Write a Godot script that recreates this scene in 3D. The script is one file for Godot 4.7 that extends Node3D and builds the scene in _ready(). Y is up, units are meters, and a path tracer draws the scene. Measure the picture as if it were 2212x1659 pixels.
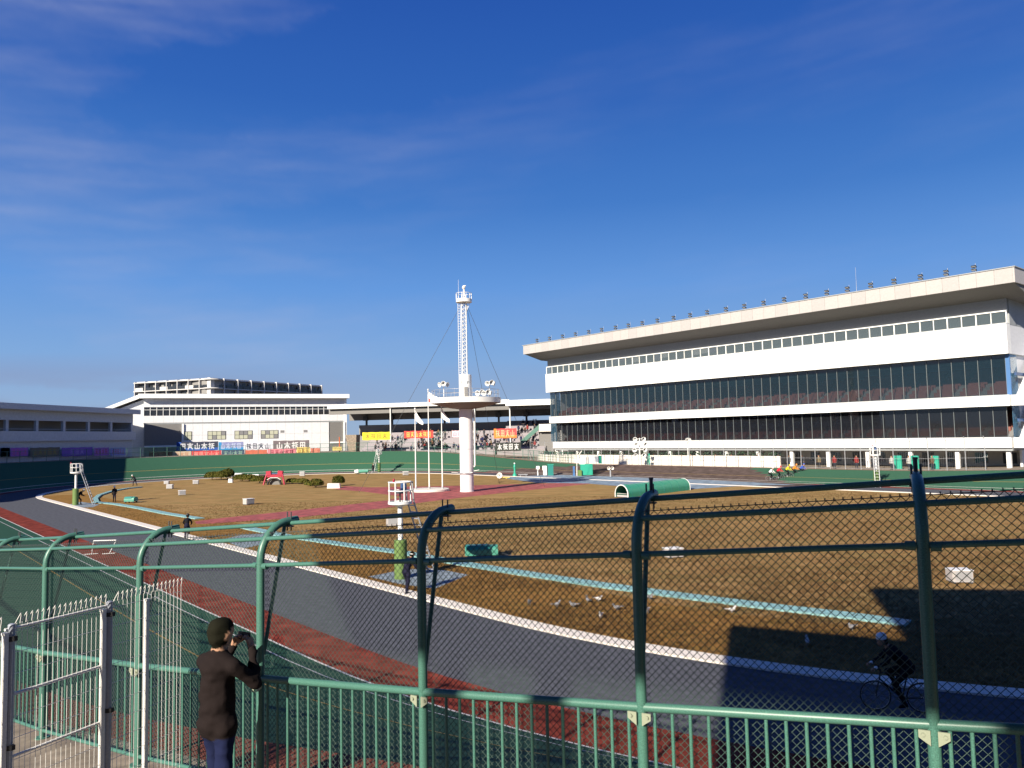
extends Node3D
# A bicycle-racing stadium seen from the outer rail of the track: camera, sky and sun first, then the ground and the track, then buildings, then everything that stands about.

# ---------------------------------------------------------------- the photograph's camera (2212 x 1659 working pixels)
const FPX := 1640.0
const CXP := 1106.0
const CYP := 829.5
const EYE := 6.5
const ROLL := 0.021
const PITCH := 0.06788

func ray(x: float, y: float) -> Vector3:
	var u := (x - CXP) / FPX
	var v := (y - CYP) / FPX
	var ul := u * cos(ROLL) - v * sin(ROLL)
	var vl := u * sin(ROLL) + v * cos(ROLL)
	return Vector3(ul, -vl * cos(PITCH) + sin(PITCH), -(cos(PITCH) + vl * sin(PITCH)))

func gp(x: float, y: float, h := 0.0) -> Vector3:            # where the line of sight meets the level h
	var r := ray(x, y)
	return Vector3(0, EYE, 0) + r * ((h - EYE) / r.y)

func pd(x: float, y: float, depth: float) -> Vector3:        # the point of that line of sight at a known depth
	var r := ray(x, y)
	return Vector3(0, EYE, 0) + r * (depth / -r.z)

# ---------------------------------------------------------------- mesh building
class MB:
	var v := PackedVector3Array()
	var n := PackedVector3Array()
	var c := PackedColorArray()
	var t := PackedVector2Array()
	var ix := PackedInt32Array()
	var col := Color.WHITE
	var use_col := false
	func vert(p: Vector3, nn: Vector3, uv := Vector2.ZERO) -> int:
		v.append(p); n.append(nn); t.append(uv); c.append(col)
		return v.size() - 1
	func tri(a: int, b: int, d: int) -> void:                 # counter-clockwise from outside
		ix.append(a); ix.append(d); ix.append(b)
	func quad(a: Vector3, b: Vector3, d: Vector3, e: Vector3) -> void:   # counter-clockwise from outside; uv a=(0,1) b=(1,1) d=(1,0) e=(0,0)
		var nn := (b - a).cross(e - a).normalized()
		if nn == Vector3.ZERO: nn = (d - b).cross(e - b).normalized()
		var i := vert(a, nn, Vector2(0, 1)); vert(b, nn, Vector2(1, 1)); vert(d, nn, Vector2(1, 0)); vert(e, nn, Vector2(0, 0))
		tri(i, i + 1, i + 2); tri(i, i + 2, i + 3)
	func box(p: Vector3, s: Vector3, bs := Basis.IDENTITY) -> void:
		var x := bs.x * s.x * 0.5
		var y := bs.y * s.y * 0.5
		var z := bs.z * s.z * 0.5
		quad(p - x - y + z, p + x - y + z, p + x + y + z, p - x + y + z)
		quad(p + x - y - z, p - x - y - z, p - x + y - z, p + x + y - z)
		quad(p + x - y + z, p + x - y - z, p + x + y - z, p + x + y + z)
		quad(p - x - y - z, p - x - y + z, p - x + y + z, p - x + y - z)
		quad(p - x + y + z, p + x + y + z, p + x + y - z, p - x + y - z)
		quad(p - x - y - z, p + x - y - z, p + x - y + z, p - x - y + z)
	func tube(p0: Vector3, p1: Vector3, r0: float, r1 := -1.0, sides := 8, caps := true) -> void:
		if r1 < 0.0: r1 = r0
		var d := (p1 - p0).normalized()
		var a := d.cross(Vector3.UP)
		if a.length() < 0.01: a = d.cross(Vector3.RIGHT)
		a = a.normalized()
		var b := d.cross(a)
		var i := v.size()
		for k in sides + 1:
			var w := TAU * k / sides
			var nn := a * cos(w) + b * sin(w)
			vert(p0 + nn * r0, nn, Vector2(float(k) / sides, 1)); vert(p1 + nn * r1, nn, Vector2(float(k) / sides, 0))
		for k in sides:
			var q := i + k * 2
			tri(q, q + 2, q + 3); tri(q, q + 3, q + 1)
		if caps:
			disc(p0, -d, r0, sides); disc(p1, d, r1, sides)
	func disc(p: Vector3, d: Vector3, r: float, sides: int) -> void:
		if r < 0.0005: return
		var a := d.cross(Vector3.UP)
		if a.length() < 0.01: a = d.cross(Vector3.RIGHT)
		a = a.normalized()
		var b := d.cross(a)
		var i := vert(p, d)
		for k in sides + 1:
			var w := TAU * k / sides
			vert(p + (a * cos(w) + b * sin(w)) * r, d)
		for k in sides: tri(i, i + 1 + k, i + 2 + k)
	func path(pts: Array, r: float, sides := 8) -> void:       # one bent pipe
		var m := pts.size()
		var i := v.size()
		var a := Vector3.ZERO
		for j in m:
			var p: Vector3 = pts[j]
			var q0: Vector3 = pts[maxi(j - 1, 0)]
			var q1: Vector3 = pts[mini(j + 1, m - 1)]
			var d := (q1 - q0).normalized()
			if j == 0:
				a = d.cross(Vector3.UP)
				if a.length() < 0.01: a = d.cross(Vector3.RIGHT)
			a = (a - d * a.dot(d)).normalized()
			var b := d.cross(a)
			for k in sides + 1:
				var w := TAU * k / sides
				var nn := a * cos(w) + b * sin(w)
				vert(p + nn * r, nn, Vector2(float(k) / sides, float(j) / m))
		for j in m - 1:
			for k in sides:
				var q := i + j * (sides + 1) + k
				var q2 := q + sides + 1
				tri(q, q + 1, q2 + 1); tri(q, q2 + 1, q2)
		var e0: Vector3 = pts[0]
		var e1: Vector3 = pts[1]
		var f0: Vector3 = pts[m - 1]
		var f1: Vector3 = pts[m - 2]
		disc(e0, (e0 - e1).normalized(), r, sides); disc(f0, (f0 - f1).normalized(), r, sides)
	func lathe(o: Vector3, prof: Array, sides := 24, bs := Basis.IDENTITY) -> void:   # prof: Vector2(radius, height) from the bottom up
		for j in prof.size() - 1:
			var p0: Vector2 = prof[j]
			var p1: Vector2 = prof[j + 1]
			var sl := (p1 - p0).normalized()
			var i := v.size()
			for k in sides + 1:
				var w := TAU * k / sides
				var e := bs * Vector3(cos(w), 0, sin(w))
				var nn := (e * sl.y - bs.y * sl.x).normalized()
				vert(o + e * p0.x + bs.y * p0.y, nn); vert(o + e * p1.x + bs.y * p1.y, nn)
			for k in sides:
				var q := i + k * 2
				tri(q, q + 3, q + 2); tri(q, q + 1, q + 3)
	func ball(p: Vector3, r: Vector3, rings := 8, segs := 12, bs := Basis.IDENTITY) -> void:
		var i := v.size()
		for a in rings + 1:
			var th := PI * a / rings
			for k in segs + 1:
				var w := TAU * k / segs
				var e := Vector3(sin(th) * cos(w), cos(th), sin(th) * sin(w))
				vert(p + bs * (e * r), (bs * (e / r)).normalized())
		for a in rings:
			for k in segs:
				var q := i + a * (segs + 1) + k
				var q2 := q + segs + 1
				tri(q, q + 1, q2 + 1); tri(q, q2 + 1, q2)
	func prism(poly: PackedVector2Array, o: Vector3, ex: Vector3, ey: Vector3, ez: Vector3) -> void:   # outline in the ex, ey plane, pushed along ez
		if Geometry2D.is_polygon_clockwise(poly): poly.reverse()
		var tr := Geometry2D.triangulate_polygon(poly)
		var flip := ex.cross(ey).dot(ez) > 0.0
		var up := ex.cross(ey).normalized()
		for side in 2:
			var i := v.size()
			var nn := up if (side == 1) == flip else -up
			for q in poly: vert(o + ex * q.x + ey * q.y + (ez if side == 1 else Vector3.ZERO), nn)
			for k in range(0, tr.size(), 3):
				var a := i + tr[k]
				var b := i + tr[k + 1]
				var d := i + tr[k + 2]
				var g := (v[b] - v[a]).cross(v[d] - v[a])
				if g.dot(nn) > 0.0: tri(a, b, d)
				else: tri(a, d, b)
		for k in poly.size():
			var q0 := o + ex * poly[k].x + ey * poly[k].y
			var w := poly[(k + 1) % poly.size()]
			var q1 := o + ex * w.x + ey * w.y
			if flip: quad(q0, q1, q1 + ez, q0 + ez)
			else: quad(q1, q0, q0 + ez, q1 + ez)
	func sheet(poly: Array, y: float) -> void:                 # a flat level outline
		var p2 := PackedVector2Array()
		for p in poly: p2.append(Vector2(p.x, p.z))
		var tr := Geometry2D.triangulate_polygon(p2)
		var i := v.size()
		for q in p2: vert(Vector3(q.x, y, q.y), Vector3.UP)
		for k in range(0, tr.size(), 3):
			var a := i + tr[k]
			var b := i + tr[k + 1]
			var d := i + tr[k + 2]
			if (v[b] - v[a]).cross(v[d] - v[a]).y > 0.0: tri(a, b, d)
			else: tri(a, d, b)
	func make(off := Vector3.ZERO) -> ArrayMesh:
		var vv := v
		if off != Vector3.ZERO:
			vv = PackedVector3Array()
			vv.resize(v.size())
			for k in v.size(): vv[k] = v[k] - off
		var a := []
		a.resize(Mesh.ARRAY_MAX)
		a[Mesh.ARRAY_VERTEX] = vv; a[Mesh.ARRAY_NORMAL] = n; a[Mesh.ARRAY_TEX_UV] = t; a[Mesh.ARRAY_INDEX] = ix
		if use_col: a[Mesh.ARRAY_COLOR] = c
		var m := ArrayMesh.new()
		m.add_surface_from_arrays(Mesh.PRIMITIVE_TRIANGLES, a)
		return m

var M := {}
var taken := {}
var base_of := {}
var rng := RandomNumberGenerator.new()

func numbered(called: String) -> String:
	if not taken.has(called):
		taken[called] = 0
		return called
	taken[called] += 1
	return "%s_%03d" % [called, taken[called]]

func tag(o: Node, label: String, category: String, group := "") -> void:
	o.set_meta("label", label); o.set_meta("category", category)
	if group != "": o.set_meta("group", group)

func thing(called: String, label: String, category: String, at := Vector3.ZERO, group := "", turn := 0.0) -> Node3D:
	var o := Node3D.new()
	o.name = numbered(called); add_child(o); o.position = at; o.rotation.y = turn
	base_of[o] = at
	tag(o, label, category, group)
	return o

func part(called: String, mb: MB, m: Material, parent: Node3D, local := false) -> MeshInstance3D:   # one mesh of a thing; points given in the world unless local
	var o := MeshInstance3D.new()
	var off := Vector3.ZERO
	if not local and base_of.has(parent): off = base_of[parent]
	o.name = called; o.mesh = mb.make(off); o.material_override = m
	parent.add_child(o, true)
	base_of[o] = off
	return o

func single(called: String, mb: MB, m: Material, label: String, category: String, at: Vector3, group := "") -> MeshInstance3D:
	var o := MeshInstance3D.new()
	o.name = numbered(called); o.mesh = mb.make(at); o.material_override = m
	add_child(o); o.position = at; base_of[o] = at
	tag(o, label, category, group)
	return o

func struct(called: String, mb: MB, m: Material) -> MeshInstance3D:
	var o := MeshInstance3D.new()
	o.name = numbered(called); o.mesh = mb.make(); o.material_override = m
	add_child(o); base_of[o] = Vector3.ZERO
	o.set_meta("kind", "structure")
	return o

func dup(root: Node3D, at: Vector3, turn := 0.0, label := "", group := "") -> Node3D:
	var r: Node3D = root.duplicate()
	r.name = numbered(String(root.name).rstrip("0123456789").trim_suffix("_"))
	add_child(r); r.position = at; r.rotation.y = turn
	if label != "": r.set_meta("label", label)
	if group != "": r.set_meta("group", group)
	return r

# ---------------------------------------------------------------- materials
var tex := {}

func noise_tex(key: String, freq: float, oct: int, low: float, high: float, seed_: int, size := 512, stretch := 1.0, type := FastNoiseLite.TYPE_SIMPLEX_SMOOTH) -> ImageTexture:
	if tex.has(key): return tex[key]
	var fn := FastNoiseLite.new()
	fn.seed = seed_; fn.noise_type = type; fn.frequency = freq
	fn.fractal_type = FastNoiseLite.FRACTAL_FBM; fn.fractal_octaves = oct; fn.fractal_gain = 0.55
	var im := fn.get_seamless_image(size, int(size * stretch))
	im.convert(Image.FORMAT_L8)
	if stretch != 1.0: im.resize(size, size, Image.INTERPOLATE_CUBIC)
	var d := im.get_data()
	for k in d.size(): d[k] = int(clampf(lerpf(low, high, d[k] / 255.0), 0.0, 1.0) * 255.0)
	var im2 := Image.create_from_data(size, size, false, Image.FORMAT_L8, d)
	im2.convert(Image.FORMAT_RGB8)
	im2.generate_mipmaps()
	tex[key] = ImageTexture.create_from_image(im2)
	return tex[key]

func lin(r: float, g: float, b: float) -> Color:
	return Color(r, g, b).linear_to_srgb()

func mat(key: String, c: Color, rough := 0.7, t: Texture2D = null, metres := 1.0, metal := 0.0, bump: Texture2D = null, bump_cm := 0.0) -> StandardMaterial3D:
	var m := StandardMaterial3D.new()
	m.albedo_color = c; m.roughness = rough; m.metallic = metal
	if t:
		m.albedo_texture = t
		m.uv1_triplanar = true; m.uv1_world_triplanar = true
		m.uv1_scale = Vector3.ONE / metres
	M[key] = m
	return m

func glass(key: String, c: Color, alpha: float, rough := 0.02) -> StandardMaterial3D:
	var m := StandardMaterial3D.new()
	m.albedo_color = Color(c.r, c.g, c.b, alpha); m.transparency = BaseMaterial3D.TRANSPARENCY_ALPHA
	m.roughness = rough; m.metallic_specular = 0.5
	M[key] = m
	return m

func vcol(key: String, rough := 0.8) -> StandardMaterial3D:
	var m := StandardMaterial3D.new()
	m.vertex_color_use_as_albedo = true; m.roughness = rough; m.metallic_specular = 0.15
	M[key] = m
	return m

func grass_texture() -> ImageTexture:                         # dry winter turf: straw, brown and a little green, in tufts and patches
	var a := FastNoiseLite.new(); a.seed = 3; a.frequency = 0.012; a.fractal_octaves = 3
	var b := FastNoiseLite.new(); b.seed = 9; b.frequency = 0.11; b.fractal_octaves = 3
	var e := FastNoiseLite.new(); e.seed = 21; e.frequency = 0.03; e.fractal_octaves = 2
	var s := 768
	var ia := a.get_seamless_image(s, s)
	var ib := b.get_seamless_image(s, s)
	var ie := e.get_seamless_image(128, s)                     # drawn out along the mowing direction
	ie.resize(s, s, Image.INTERPOLATE_CUBIC)
	ia.convert(Image.FORMAT_L8); ib.convert(Image.FORMAT_L8); ie.convert(Image.FORMAT_L8)
	var da := ia.get_data()
	var db := ib.get_data()
	var de := ie.get_data()
	var out := PackedByteArray()
	out.resize(s * s * 3)
	var straw := Color(0.318, 0.202, 0.084)
	var brown := Color(0.245, 0.150, 0.058)
	var green := Color(0.195, 0.150, 0.054)
	for k in s * s:
		var q := straw.lerp(brown, clampf((da[k] / 255.0 - 0.3) * 1.5, 0.0, 1.0))
		q = q.lerp(green, clampf((de[k] / 255.0 - 0.45) * 2.2, 0.0, 0.7))
		q = q * lerpf(0.84, 1.13, db[k] / 255.0)
		q = q.linear_to_srgb()
		out[k * 3] = q.r8; out[k * 3 + 1] = q.g8; out[k * 3 + 2] = q.b8
	var im := Image.create_from_data(s, s, false, Image.FORMAT_RGB8, out)
	im.generate_mipmaps()
	return ImageTexture.create_from_image(im)

func make_materials() -> void:
	var fine := noise_tex("fine", 0.09, 4, 0.72, 1.0, 1)
	var blotch := noise_tex("blotch", 0.012, 5, 0.66, 1.06, 2)
	var stain := noise_tex("stain", 0.02, 5, 0.93, 1.01, 5)
	var paint := noise_tex("paint", 0.03, 5, 0.86, 1.02, 7)
	var streak := noise_tex("streak", 0.03, 4, 0.86, 1.03, 12, 512, 8.0)
	mat("grass", Color.WHITE, 0.95, grass_texture(), 26.0)
	mat("verge", lin(0.82, 0.70, 0.50), 0.95, M.grass.albedo_texture, 9.0)
	mat("orange", lin(0.45, 0.10, 0.03), 0.5)
	mat("asphalt", lin(0.092, 0.098, 0.117), 0.85, noise_tex("asphalt", 0.025, 6, 0.84, 1.05, 61), 5.0)
	mat("red_track", lin(0.225, 0.046, 0.032), 0.85, blotch, 6.0)
	mat("red_path", lin(0.40, 0.085, 0.08), 0.85, blotch, 8.0)
	mat("green_bank", lin(0.040, 0.118, 0.074), 0.75, streak, 9.0)
	mat("brown_track", lin(0.125, 0.092, 0.085), 0.85, blotch, 9.0)
	mat("blue_apron", lin(0.22, 0.31, 0.42), 0.8, blotch, 8.0)
	mat("pad_blue", lin(0.25, 0.31, 0.36), 0.8, blotch, 3.0)
	mat("line_white", lin(0.66, 0.64, 0.60), 0.8, stain, 2.0)
	mat("line_yellow", lin(0.40, 0.26, 0.05), 0.8, stain, 2.0)
	mat("curb", lin(0.74, 0.69, 0.63), 0.85, paint, 1.3)
	mat("concrete", lin(0.30, 0.245, 0.19), 0.9, blotch, 2.6)
	mat("turf_red", lin(0.20, 0.046, 0.024), 0.95, fine, 0.5)
	mat("earth", lin(0.16, 0.15, 0.13), 0.95, blotch, 30.0)
	mat("white", lin(0.80, 0.80, 0.78), 0.6, stain, 5.0)
	mat("white_wall", lin(0.66, 0.67, 0.69), 0.7, stain, 6.0)
	mat("white_b", lin(0.73, 0.73, 0.72), 0.6, streak, 4.0)
	mat("warm_white", lin(0.70, 0.66, 0.60), 0.7, stain, 4.0)
	mat("fascia", lin(0.40, 0.378, 0.368), 0.6, stain, 3.0)
	mat("fascia_b", lin(0.365, 0.352, 0.345), 0.6, stain, 3.0)
	mat("grey_wall", lin(0.30, 0.32, 0.33), 0.7, stain, 4.0)
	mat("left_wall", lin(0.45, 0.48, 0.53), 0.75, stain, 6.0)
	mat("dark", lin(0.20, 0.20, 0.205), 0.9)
	mat("dark_steel", lin(0.045, 0.05, 0.055), 0.5)
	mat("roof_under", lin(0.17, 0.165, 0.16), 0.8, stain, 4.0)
	mat("seat_red", lin(0.21, 0.075, 0.058), 0.7)
	mat("seat_grey", lin(0.36, 0.33, 0.36), 0.85, fine, 0.8)
	mat("step_grey", lin(0.34, 0.315, 0.325), 0.9, fine, 1.1)
	mat("steel_white", lin(0.76, 0.76, 0.74), 0.4, paint, 0.6)
	mat("column", lin(0.74, 0.69, 0.70), 0.55, streak, 3.5)
	mat("galvanised", lin(0.42, 0.43, 0.45), 0.4, paint, 0.5, 0.4)
	mat("fence_green", lin(0.078, 0.215, 0.168), 0.40, noise_tex("chips", 0.05, 5, 0.62, 1.06, 77), 0.28)
	mat("wire_green", lin(0.030, 0.060, 0.048), 0.6)
	mat("bracket", lin(0.27, 0.30, 0.22), 0.5, paint, 0.1)
	mat("post_white", lin(0.78, 0.77, 0.74), 0.4, paint, 0.3)
	mat("post_grey", lin(0.33, 0.36, 0.42), 0.35, paint, 0.3)
	mat("strap", lin(0.012, 0.012, 0.014), 0.6)
	mat("pad_green", lin(0.115, 0.195, 0.05), 0.7, paint, 0.7)
	mat("tunnel_green", lin(0.035, 0.30, 0.19), 0.35, paint, 2.0)
	mat("board_green", lin(0.02, 0.34, 0.23), 0.5, paint, 1.0)
	mat("teal", lin(0.012, 0.19, 0.165), 0.5, paint, 1.0)
	mat("cover_green", lin(0.06, 0.27, 0.20), 0.5, paint, 0.6)
	mat("cyan_strip", lin(0.28, 0.53, 0.54), 0.6, blotch, 1.5)
	mat("red_paint", lin(0.38, 0.016, 0.045), 0.4, paint, 1.2)
	mat("black", lin(0.012, 0.012, 0.013), 0.55)
	mat("yellow_paint", lin(0.62, 0.50, 0.12), 0.5)
	mat("blue_paint", lin(0.05, 0.14, 0.32), 0.5)
	mat("navy_frame", lin(0.03, 0.07, 0.17), 0.5)
	mat("pink_white", lin(0.72, 0.58, 0.57), 0.7)
	mat("tyre", lin(0.015, 0.015, 0.016), 0.8)
	mat("rubber_tan", lin(0.30, 0.23, 0.14), 0.8)
	mat("apartment", lin(0.52, 0.51, 0.50), 0.8, stain, 4.0)
	mat("apartment_tile", lin(0.22, 0.215, 0.21), 0.7, stain, 4.0)
	mat("glass_and_shade", lin(0.03, 0.034, 0.04), 0.12)
	mat("blind", lin(0.42, 0.43, 0.33), 0.7)
	mat("lamp_glass", lin(0.55, 0.57, 0.58), 0.15)
	mat("flag_white", lin(0.78, 0.77, 0.76), 0.8)
	mat("flag_red", lin(0.55, 0.06, 0.05), 0.8)
	M["flag_white"].cull_mode = BaseMaterial3D.CULL_DISABLED
	M["flag_red"].cull_mode = BaseMaterial3D.CULL_DISABLED
	mat("bird", lin(0.20, 0.20, 0.215), 0.8)
	mat("bird_white", lin(0.42, 0.41, 0.41), 0.8)
	mat("curtain", lin(0.13, 0.10, 0.20), 0.8)
	mat("mirror_edge", lin(0.13, 0.145, 0.15), 0.45)
	glass("glass_tint", lin(0.010, 0.024, 0.032), 0.36)
	glass("glass_pale", lin(0.09, 0.115, 0.125), 0.5)
	glass("glass_dark", lin(0.012, 0.014, 0.018), 0.5)
	glass("glass_side", lin(0.10, 0.24, 0.38), 0.45)
	vcol("cloth", 0.95); vcol("leaf", 0.7)
	M["leaf"].cull_mode = BaseMaterial3D.CULL_DISABLED
	for k in ["green_bank", "asphalt", "red_track", "brown_track", "grass", "verge"]:
		M[k].roughness = 0.97; M[k].metallic_specular = 0.2

# ---------------------------------------------------------------- the track's own directions: along the straights, and across towards the main stand
var TS := sin(deg_to_rad(41.0))
var TC := cos(deg_to_rad(41.0))
func tk(al: float, pe: float, y := 0.0) -> Vector3:
	return Vector3(-TS * al + TC * pe, y, -(TC * al + TS * pe))
const NEAR_AL := 21.0
const FAR_AL := 108.0
const MID_PE := 48.7
const RAD := 31.3
const OFF_GREY := 5.2
const OFF_RED := 6.9
const OFF_BANK := 15.3
const OFF_STRIP := 15.95
const OFF_FENCE := 16.35

func sstep(a: float, b: float, x: float) -> float:
	var q := clampf((x - a) / (b - a), 0.0, 1.0)
	return q * q * (3.0 - 2.0 * q)

var ring := []       # one entry per cross-section: along, across, outward along, outward across, height of the bank's top, section
func make_ring() -> void:
	for k in 58:
		var al: float = NEAR_AL + (FAR_AL - NEAR_AL) * k / 58.0
		ring.append([al, MID_PE - RAD, 0.0, -1.0, crest_straight(al), "near"])
	for k in 60:
		var f := PI * k / 60.0
		ring.append([FAR_AL + RAD * sin(f), MID_PE - RAD * cos(f), sin(f), -cos(f), 1.7 + 2.1 * sstep(9, -33, -47.8 * minf(f, PI - f)), "far"])
	for k in 58:
		var al: float = FAR_AL - (FAR_AL - NEAR_AL) * k / 58.0
		ring.append([al, MID_PE + RAD, 0.0, 1.0, crest_straight(al) - 0.4 * sstep(21, 40, al) * sstep(108, 90, al), "home"])
	for k in 60:
		var f := PI * k / 60.0
		ring.append([NEAR_AL - RAD * sin(f), MID_PE + RAD * cos(f), -sin(f), cos(f), crest_near(minf(f, PI - f)), "turn"])
	ring.append(ring[0])

func crest_straight(al: float) -> float:
	return 1.7 + 2.5 * sstep(9, -33, al - NEAR_AL) + 2.1 * sstep(9, -33, FAR_AL - al)
func crest_near(f: float) -> float:
	return 1.7 + 2.5 * sstep(9, -33, -47.8 * f)
func bank_y(off: float, crest: float) -> float:
	if off <= OFF_RED: return 0.0
	return crest * clampf((off - OFF_RED) / (OFF_BANK - OFF_RED), 0.0, 1.0)
func rp(q: Array, off: float, lift := 0.0) -> Vector3:
	return tk(q[0] + q[2] * off, q[1] + q[3] * off, bank_y(off, q[4]) + lift)
func near_dir(deg: float, r: float, y := 0.0) -> Vector3:      # on the near turn, degrees past its start
	var f := deg_to_rad(deg)
	return tk(NEAR_AL - r * sin(f), MID_PE - r * cos(f), y)

func crest_home(al: float) -> float:
	return crest_straight(al) - 0.4 * sstep(21, 40, al) * sstep(108, 90, al)
func surf(p: Vector3) -> float:                                # how high the track lies under a point
	var al := -TS * p.x - TC * p.z
	var pe := TC * p.x - TS * p.z
	var best := 1e9
	var y := 0.0
	for q in ring:
		var d := Vector2(al - q[0], pe - q[1])
		var out := Vector2(q[2], q[3])
		var side := absf(d.x * out.y - d.y * out.x)
		if d.dot(out) > -1.0 and side < best:
			best = side; y = bank_y(d.dot(out), q[4])
	return y
func on_track(x: float, y: float) -> Vector3:
	var h := 0.0
	for k in 12: h = lerpf(h, surf(gp(x, y, h)), 0.6)
	return gp(x, y, h)

func band(o0: float, o1: float, lift: float, i0 := 0, i1 := 10000) -> MB:
	var mb := MB.new()
	for k in range(maxi(i0, 0), mini(i1, ring.size() - 1)):
		var a: Array = ring[k]
		var b: Array = ring[k + 1]
		mb.quad(rp(a, o0, lift), rp(b, o0, lift), rp(b, o1, lift), rp(a, o1, lift))
	return mb

# ================================================================ the scene
func _ready() -> void:
	rng.seed = 4711
	camera_sky_sun()
	make_materials()
	make_ring()
	ground_and_track()
	infield_surfaces()
	tufts()
	main_stand()
	left_stand()
	turn_building()
	roofed_stand()
	apartment_block()
	canopy_behind()
	print("buildings ", Time.get_ticks_msec())
	centre_tower()
	flagpoles()
	watch_towers()
	infield_objects()
	bushes()
	banners()
	home_side()
	print("objects ", Time.get_ticks_msec())
	safety_fence()
	white_fence()
	people_and_bicycles()
	birds()
	print("done ", Time.get_ticks_msec())

func camera_sky_sun() -> void:
	var cam := Camera3D.new()
	cam.name = "camera"
	cam.fov = rad_to_deg(2.0 * atan(CYP / FPX)); cam.near = 0.1; cam.far = 6000.0
	cam.position = Vector3(0, EYE, 0); cam.rotation = Vector3(PITCH, 0, -ROLL)
	add_child(cam); cam.current = true
	var we := WorldEnvironment.new()
	we.name = "environment"
	var env := Environment.new()
	env.background_mode = Environment.BG_SKY
	var sky := Sky.new()
	var pm := PanoramaSkyMaterial.new()
	pm.panorama = sky_image()
	sky.sky_material = pm
	env.sky = sky
	env.background_energy_multiplier = 1.0
	env.tonemap_mode = Environment.TONE_MAPPER_LINEAR
	env.tonemap_exposure = EXPOSURE
	env.sdfgi_enabled = true; env.ssao_enabled = true; env.ssil_enabled = true
	we.environment = env
	add_child(we)
	var sun := DirectionalLight3D.new()
	sun.name = "sun"
	sun.light_energy = 1.6; sun.light_angular_distance = 0.5; sun.light_color = Color(1.0, 0.955, 0.88)
	sun.shadow_enabled = true
	add_child(sun)
	sun.look_at_from_position(Vector3.ZERO, Vector3(0.485, -0.438, -0.755))

const EXPOSURE := 2.0

func sky_image() -> ImageTexture:                             # clear winter sky, deep blue above, paler to the horizon, with thin combed cirrus
	var w := 2048
	var h := 1024
	var keys := [[0.0, Color(0.335, 0.45, 0.62)], [2.5, Color(0.30, 0.445, 0.67)], [6.0, Color(0.22, 0.405, 0.72)], [11.0, Color(0.132, 0.325, 0.73)], [17.0, Color(0.061, 0.205, 0.585)], [24.0, Color(0.032, 0.133, 0.485)], [32.0, Color(0.020, 0.092, 0.41)], [50.0, Color(0.013, 0.056, 0.27)], [90.0, Color(0.008, 0.034, 0.17)]]
	var fn := FastNoiseLite.new()
	fn.seed = 31; fn.frequency = 0.0052; fn.fractal_octaves = 5; fn.fractal_gain = 0.55
	fn.domain_warp_enabled = true; fn.domain_warp_amplitude = 40.0; fn.domain_warp_frequency = 0.006
	var fi := FastNoiseLite.new()
	fi.seed = 8; fi.frequency = 0.02; fi.fractal_octaves = 4
	fi.domain_warp_enabled = true; fi.domain_warp_amplitude = 30.0; fi.domain_warp_frequency = 0.008
	var out := PackedFloat32Array()
	out.resize(w * h * 3)
	for j in h:
		var el := 90.0 - 180.0 * (j + 0.5) / h
		var b: Color = keys[0][1]
		if el > 0.0:
			for k in keys.size() - 1:
				if el >= keys[k][0] and el <= keys[k + 1][0]:
					var q: float = (el - keys[k][0]) / (keys[k + 1][0] - keys[k][0])
					b = keys[k][1].lerp(keys[k + 1][1], q)
		else:
			b = Color(0.30, 0.31, 0.33)
		b = b * (1.0 / EXPOSURE)
		var cloudy := el > 0.0 and el < 60.0
		var st := sstep(0.0, 9.0, el)
		for i in w:
			var q := b
			if cloudy:
				var az := wrapf(360.0 * (i + 0.5) / w, -180.0, 180.0)
				# high cirrus, combed from lower left to upper right
				var x := az * 9.0 + el * 5.0
				var y := el * 26.0 - az * 2.5
				var big := fn.get_noise_2d(x * 0.42 + 470.0, y * 0.5 + 60.0)
				var a := clampf((big + 0.12) * 1.25, 0.0, 1.0) * st
				if a > 0.0:
					a *= 0.62 + 0.55 * fi.get_noise_2d(x * 0.5, y * 1.7)
					# the photograph's veil is thick on the left and thin on the right
					a *= 0.33 * lerpf(1.2, 0.32, sstep(-20.0, 2.0, az)) * sstep(60.0, 40.0, el)
					q = q.lerp(Color(0.47, 0.50, 0.68) * (1.0 / EXPOSURE), clampf(a, 0.0, 0.5))
				# low grey-mauve bank near the horizon
				if el < 7.0:
					var lo := fn.get_noise_2d(az * 5.0 + 900.0, el * 60.0)
					var la := clampf((lo + 0.16) * 1.3, 0.0, 0.5) * sstep(6.6, 3.0, el) * lerpf(1.0, 0.25, sstep(-27.0, -8.0, az))
					q = q.lerp(Color(0.262, 0.262, 0.40) * (1.0 / EXPOSURE), la)
			var o := (j * w + i) * 3
			out[o] = q.r; out[o + 1] = q.g; out[o + 2] = q.b
	var im := Image.create_from_data(w, h, false, Image.FORMAT_RGBF, out.to_byte_array())
	return ImageTexture.create_from_image(im)

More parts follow.
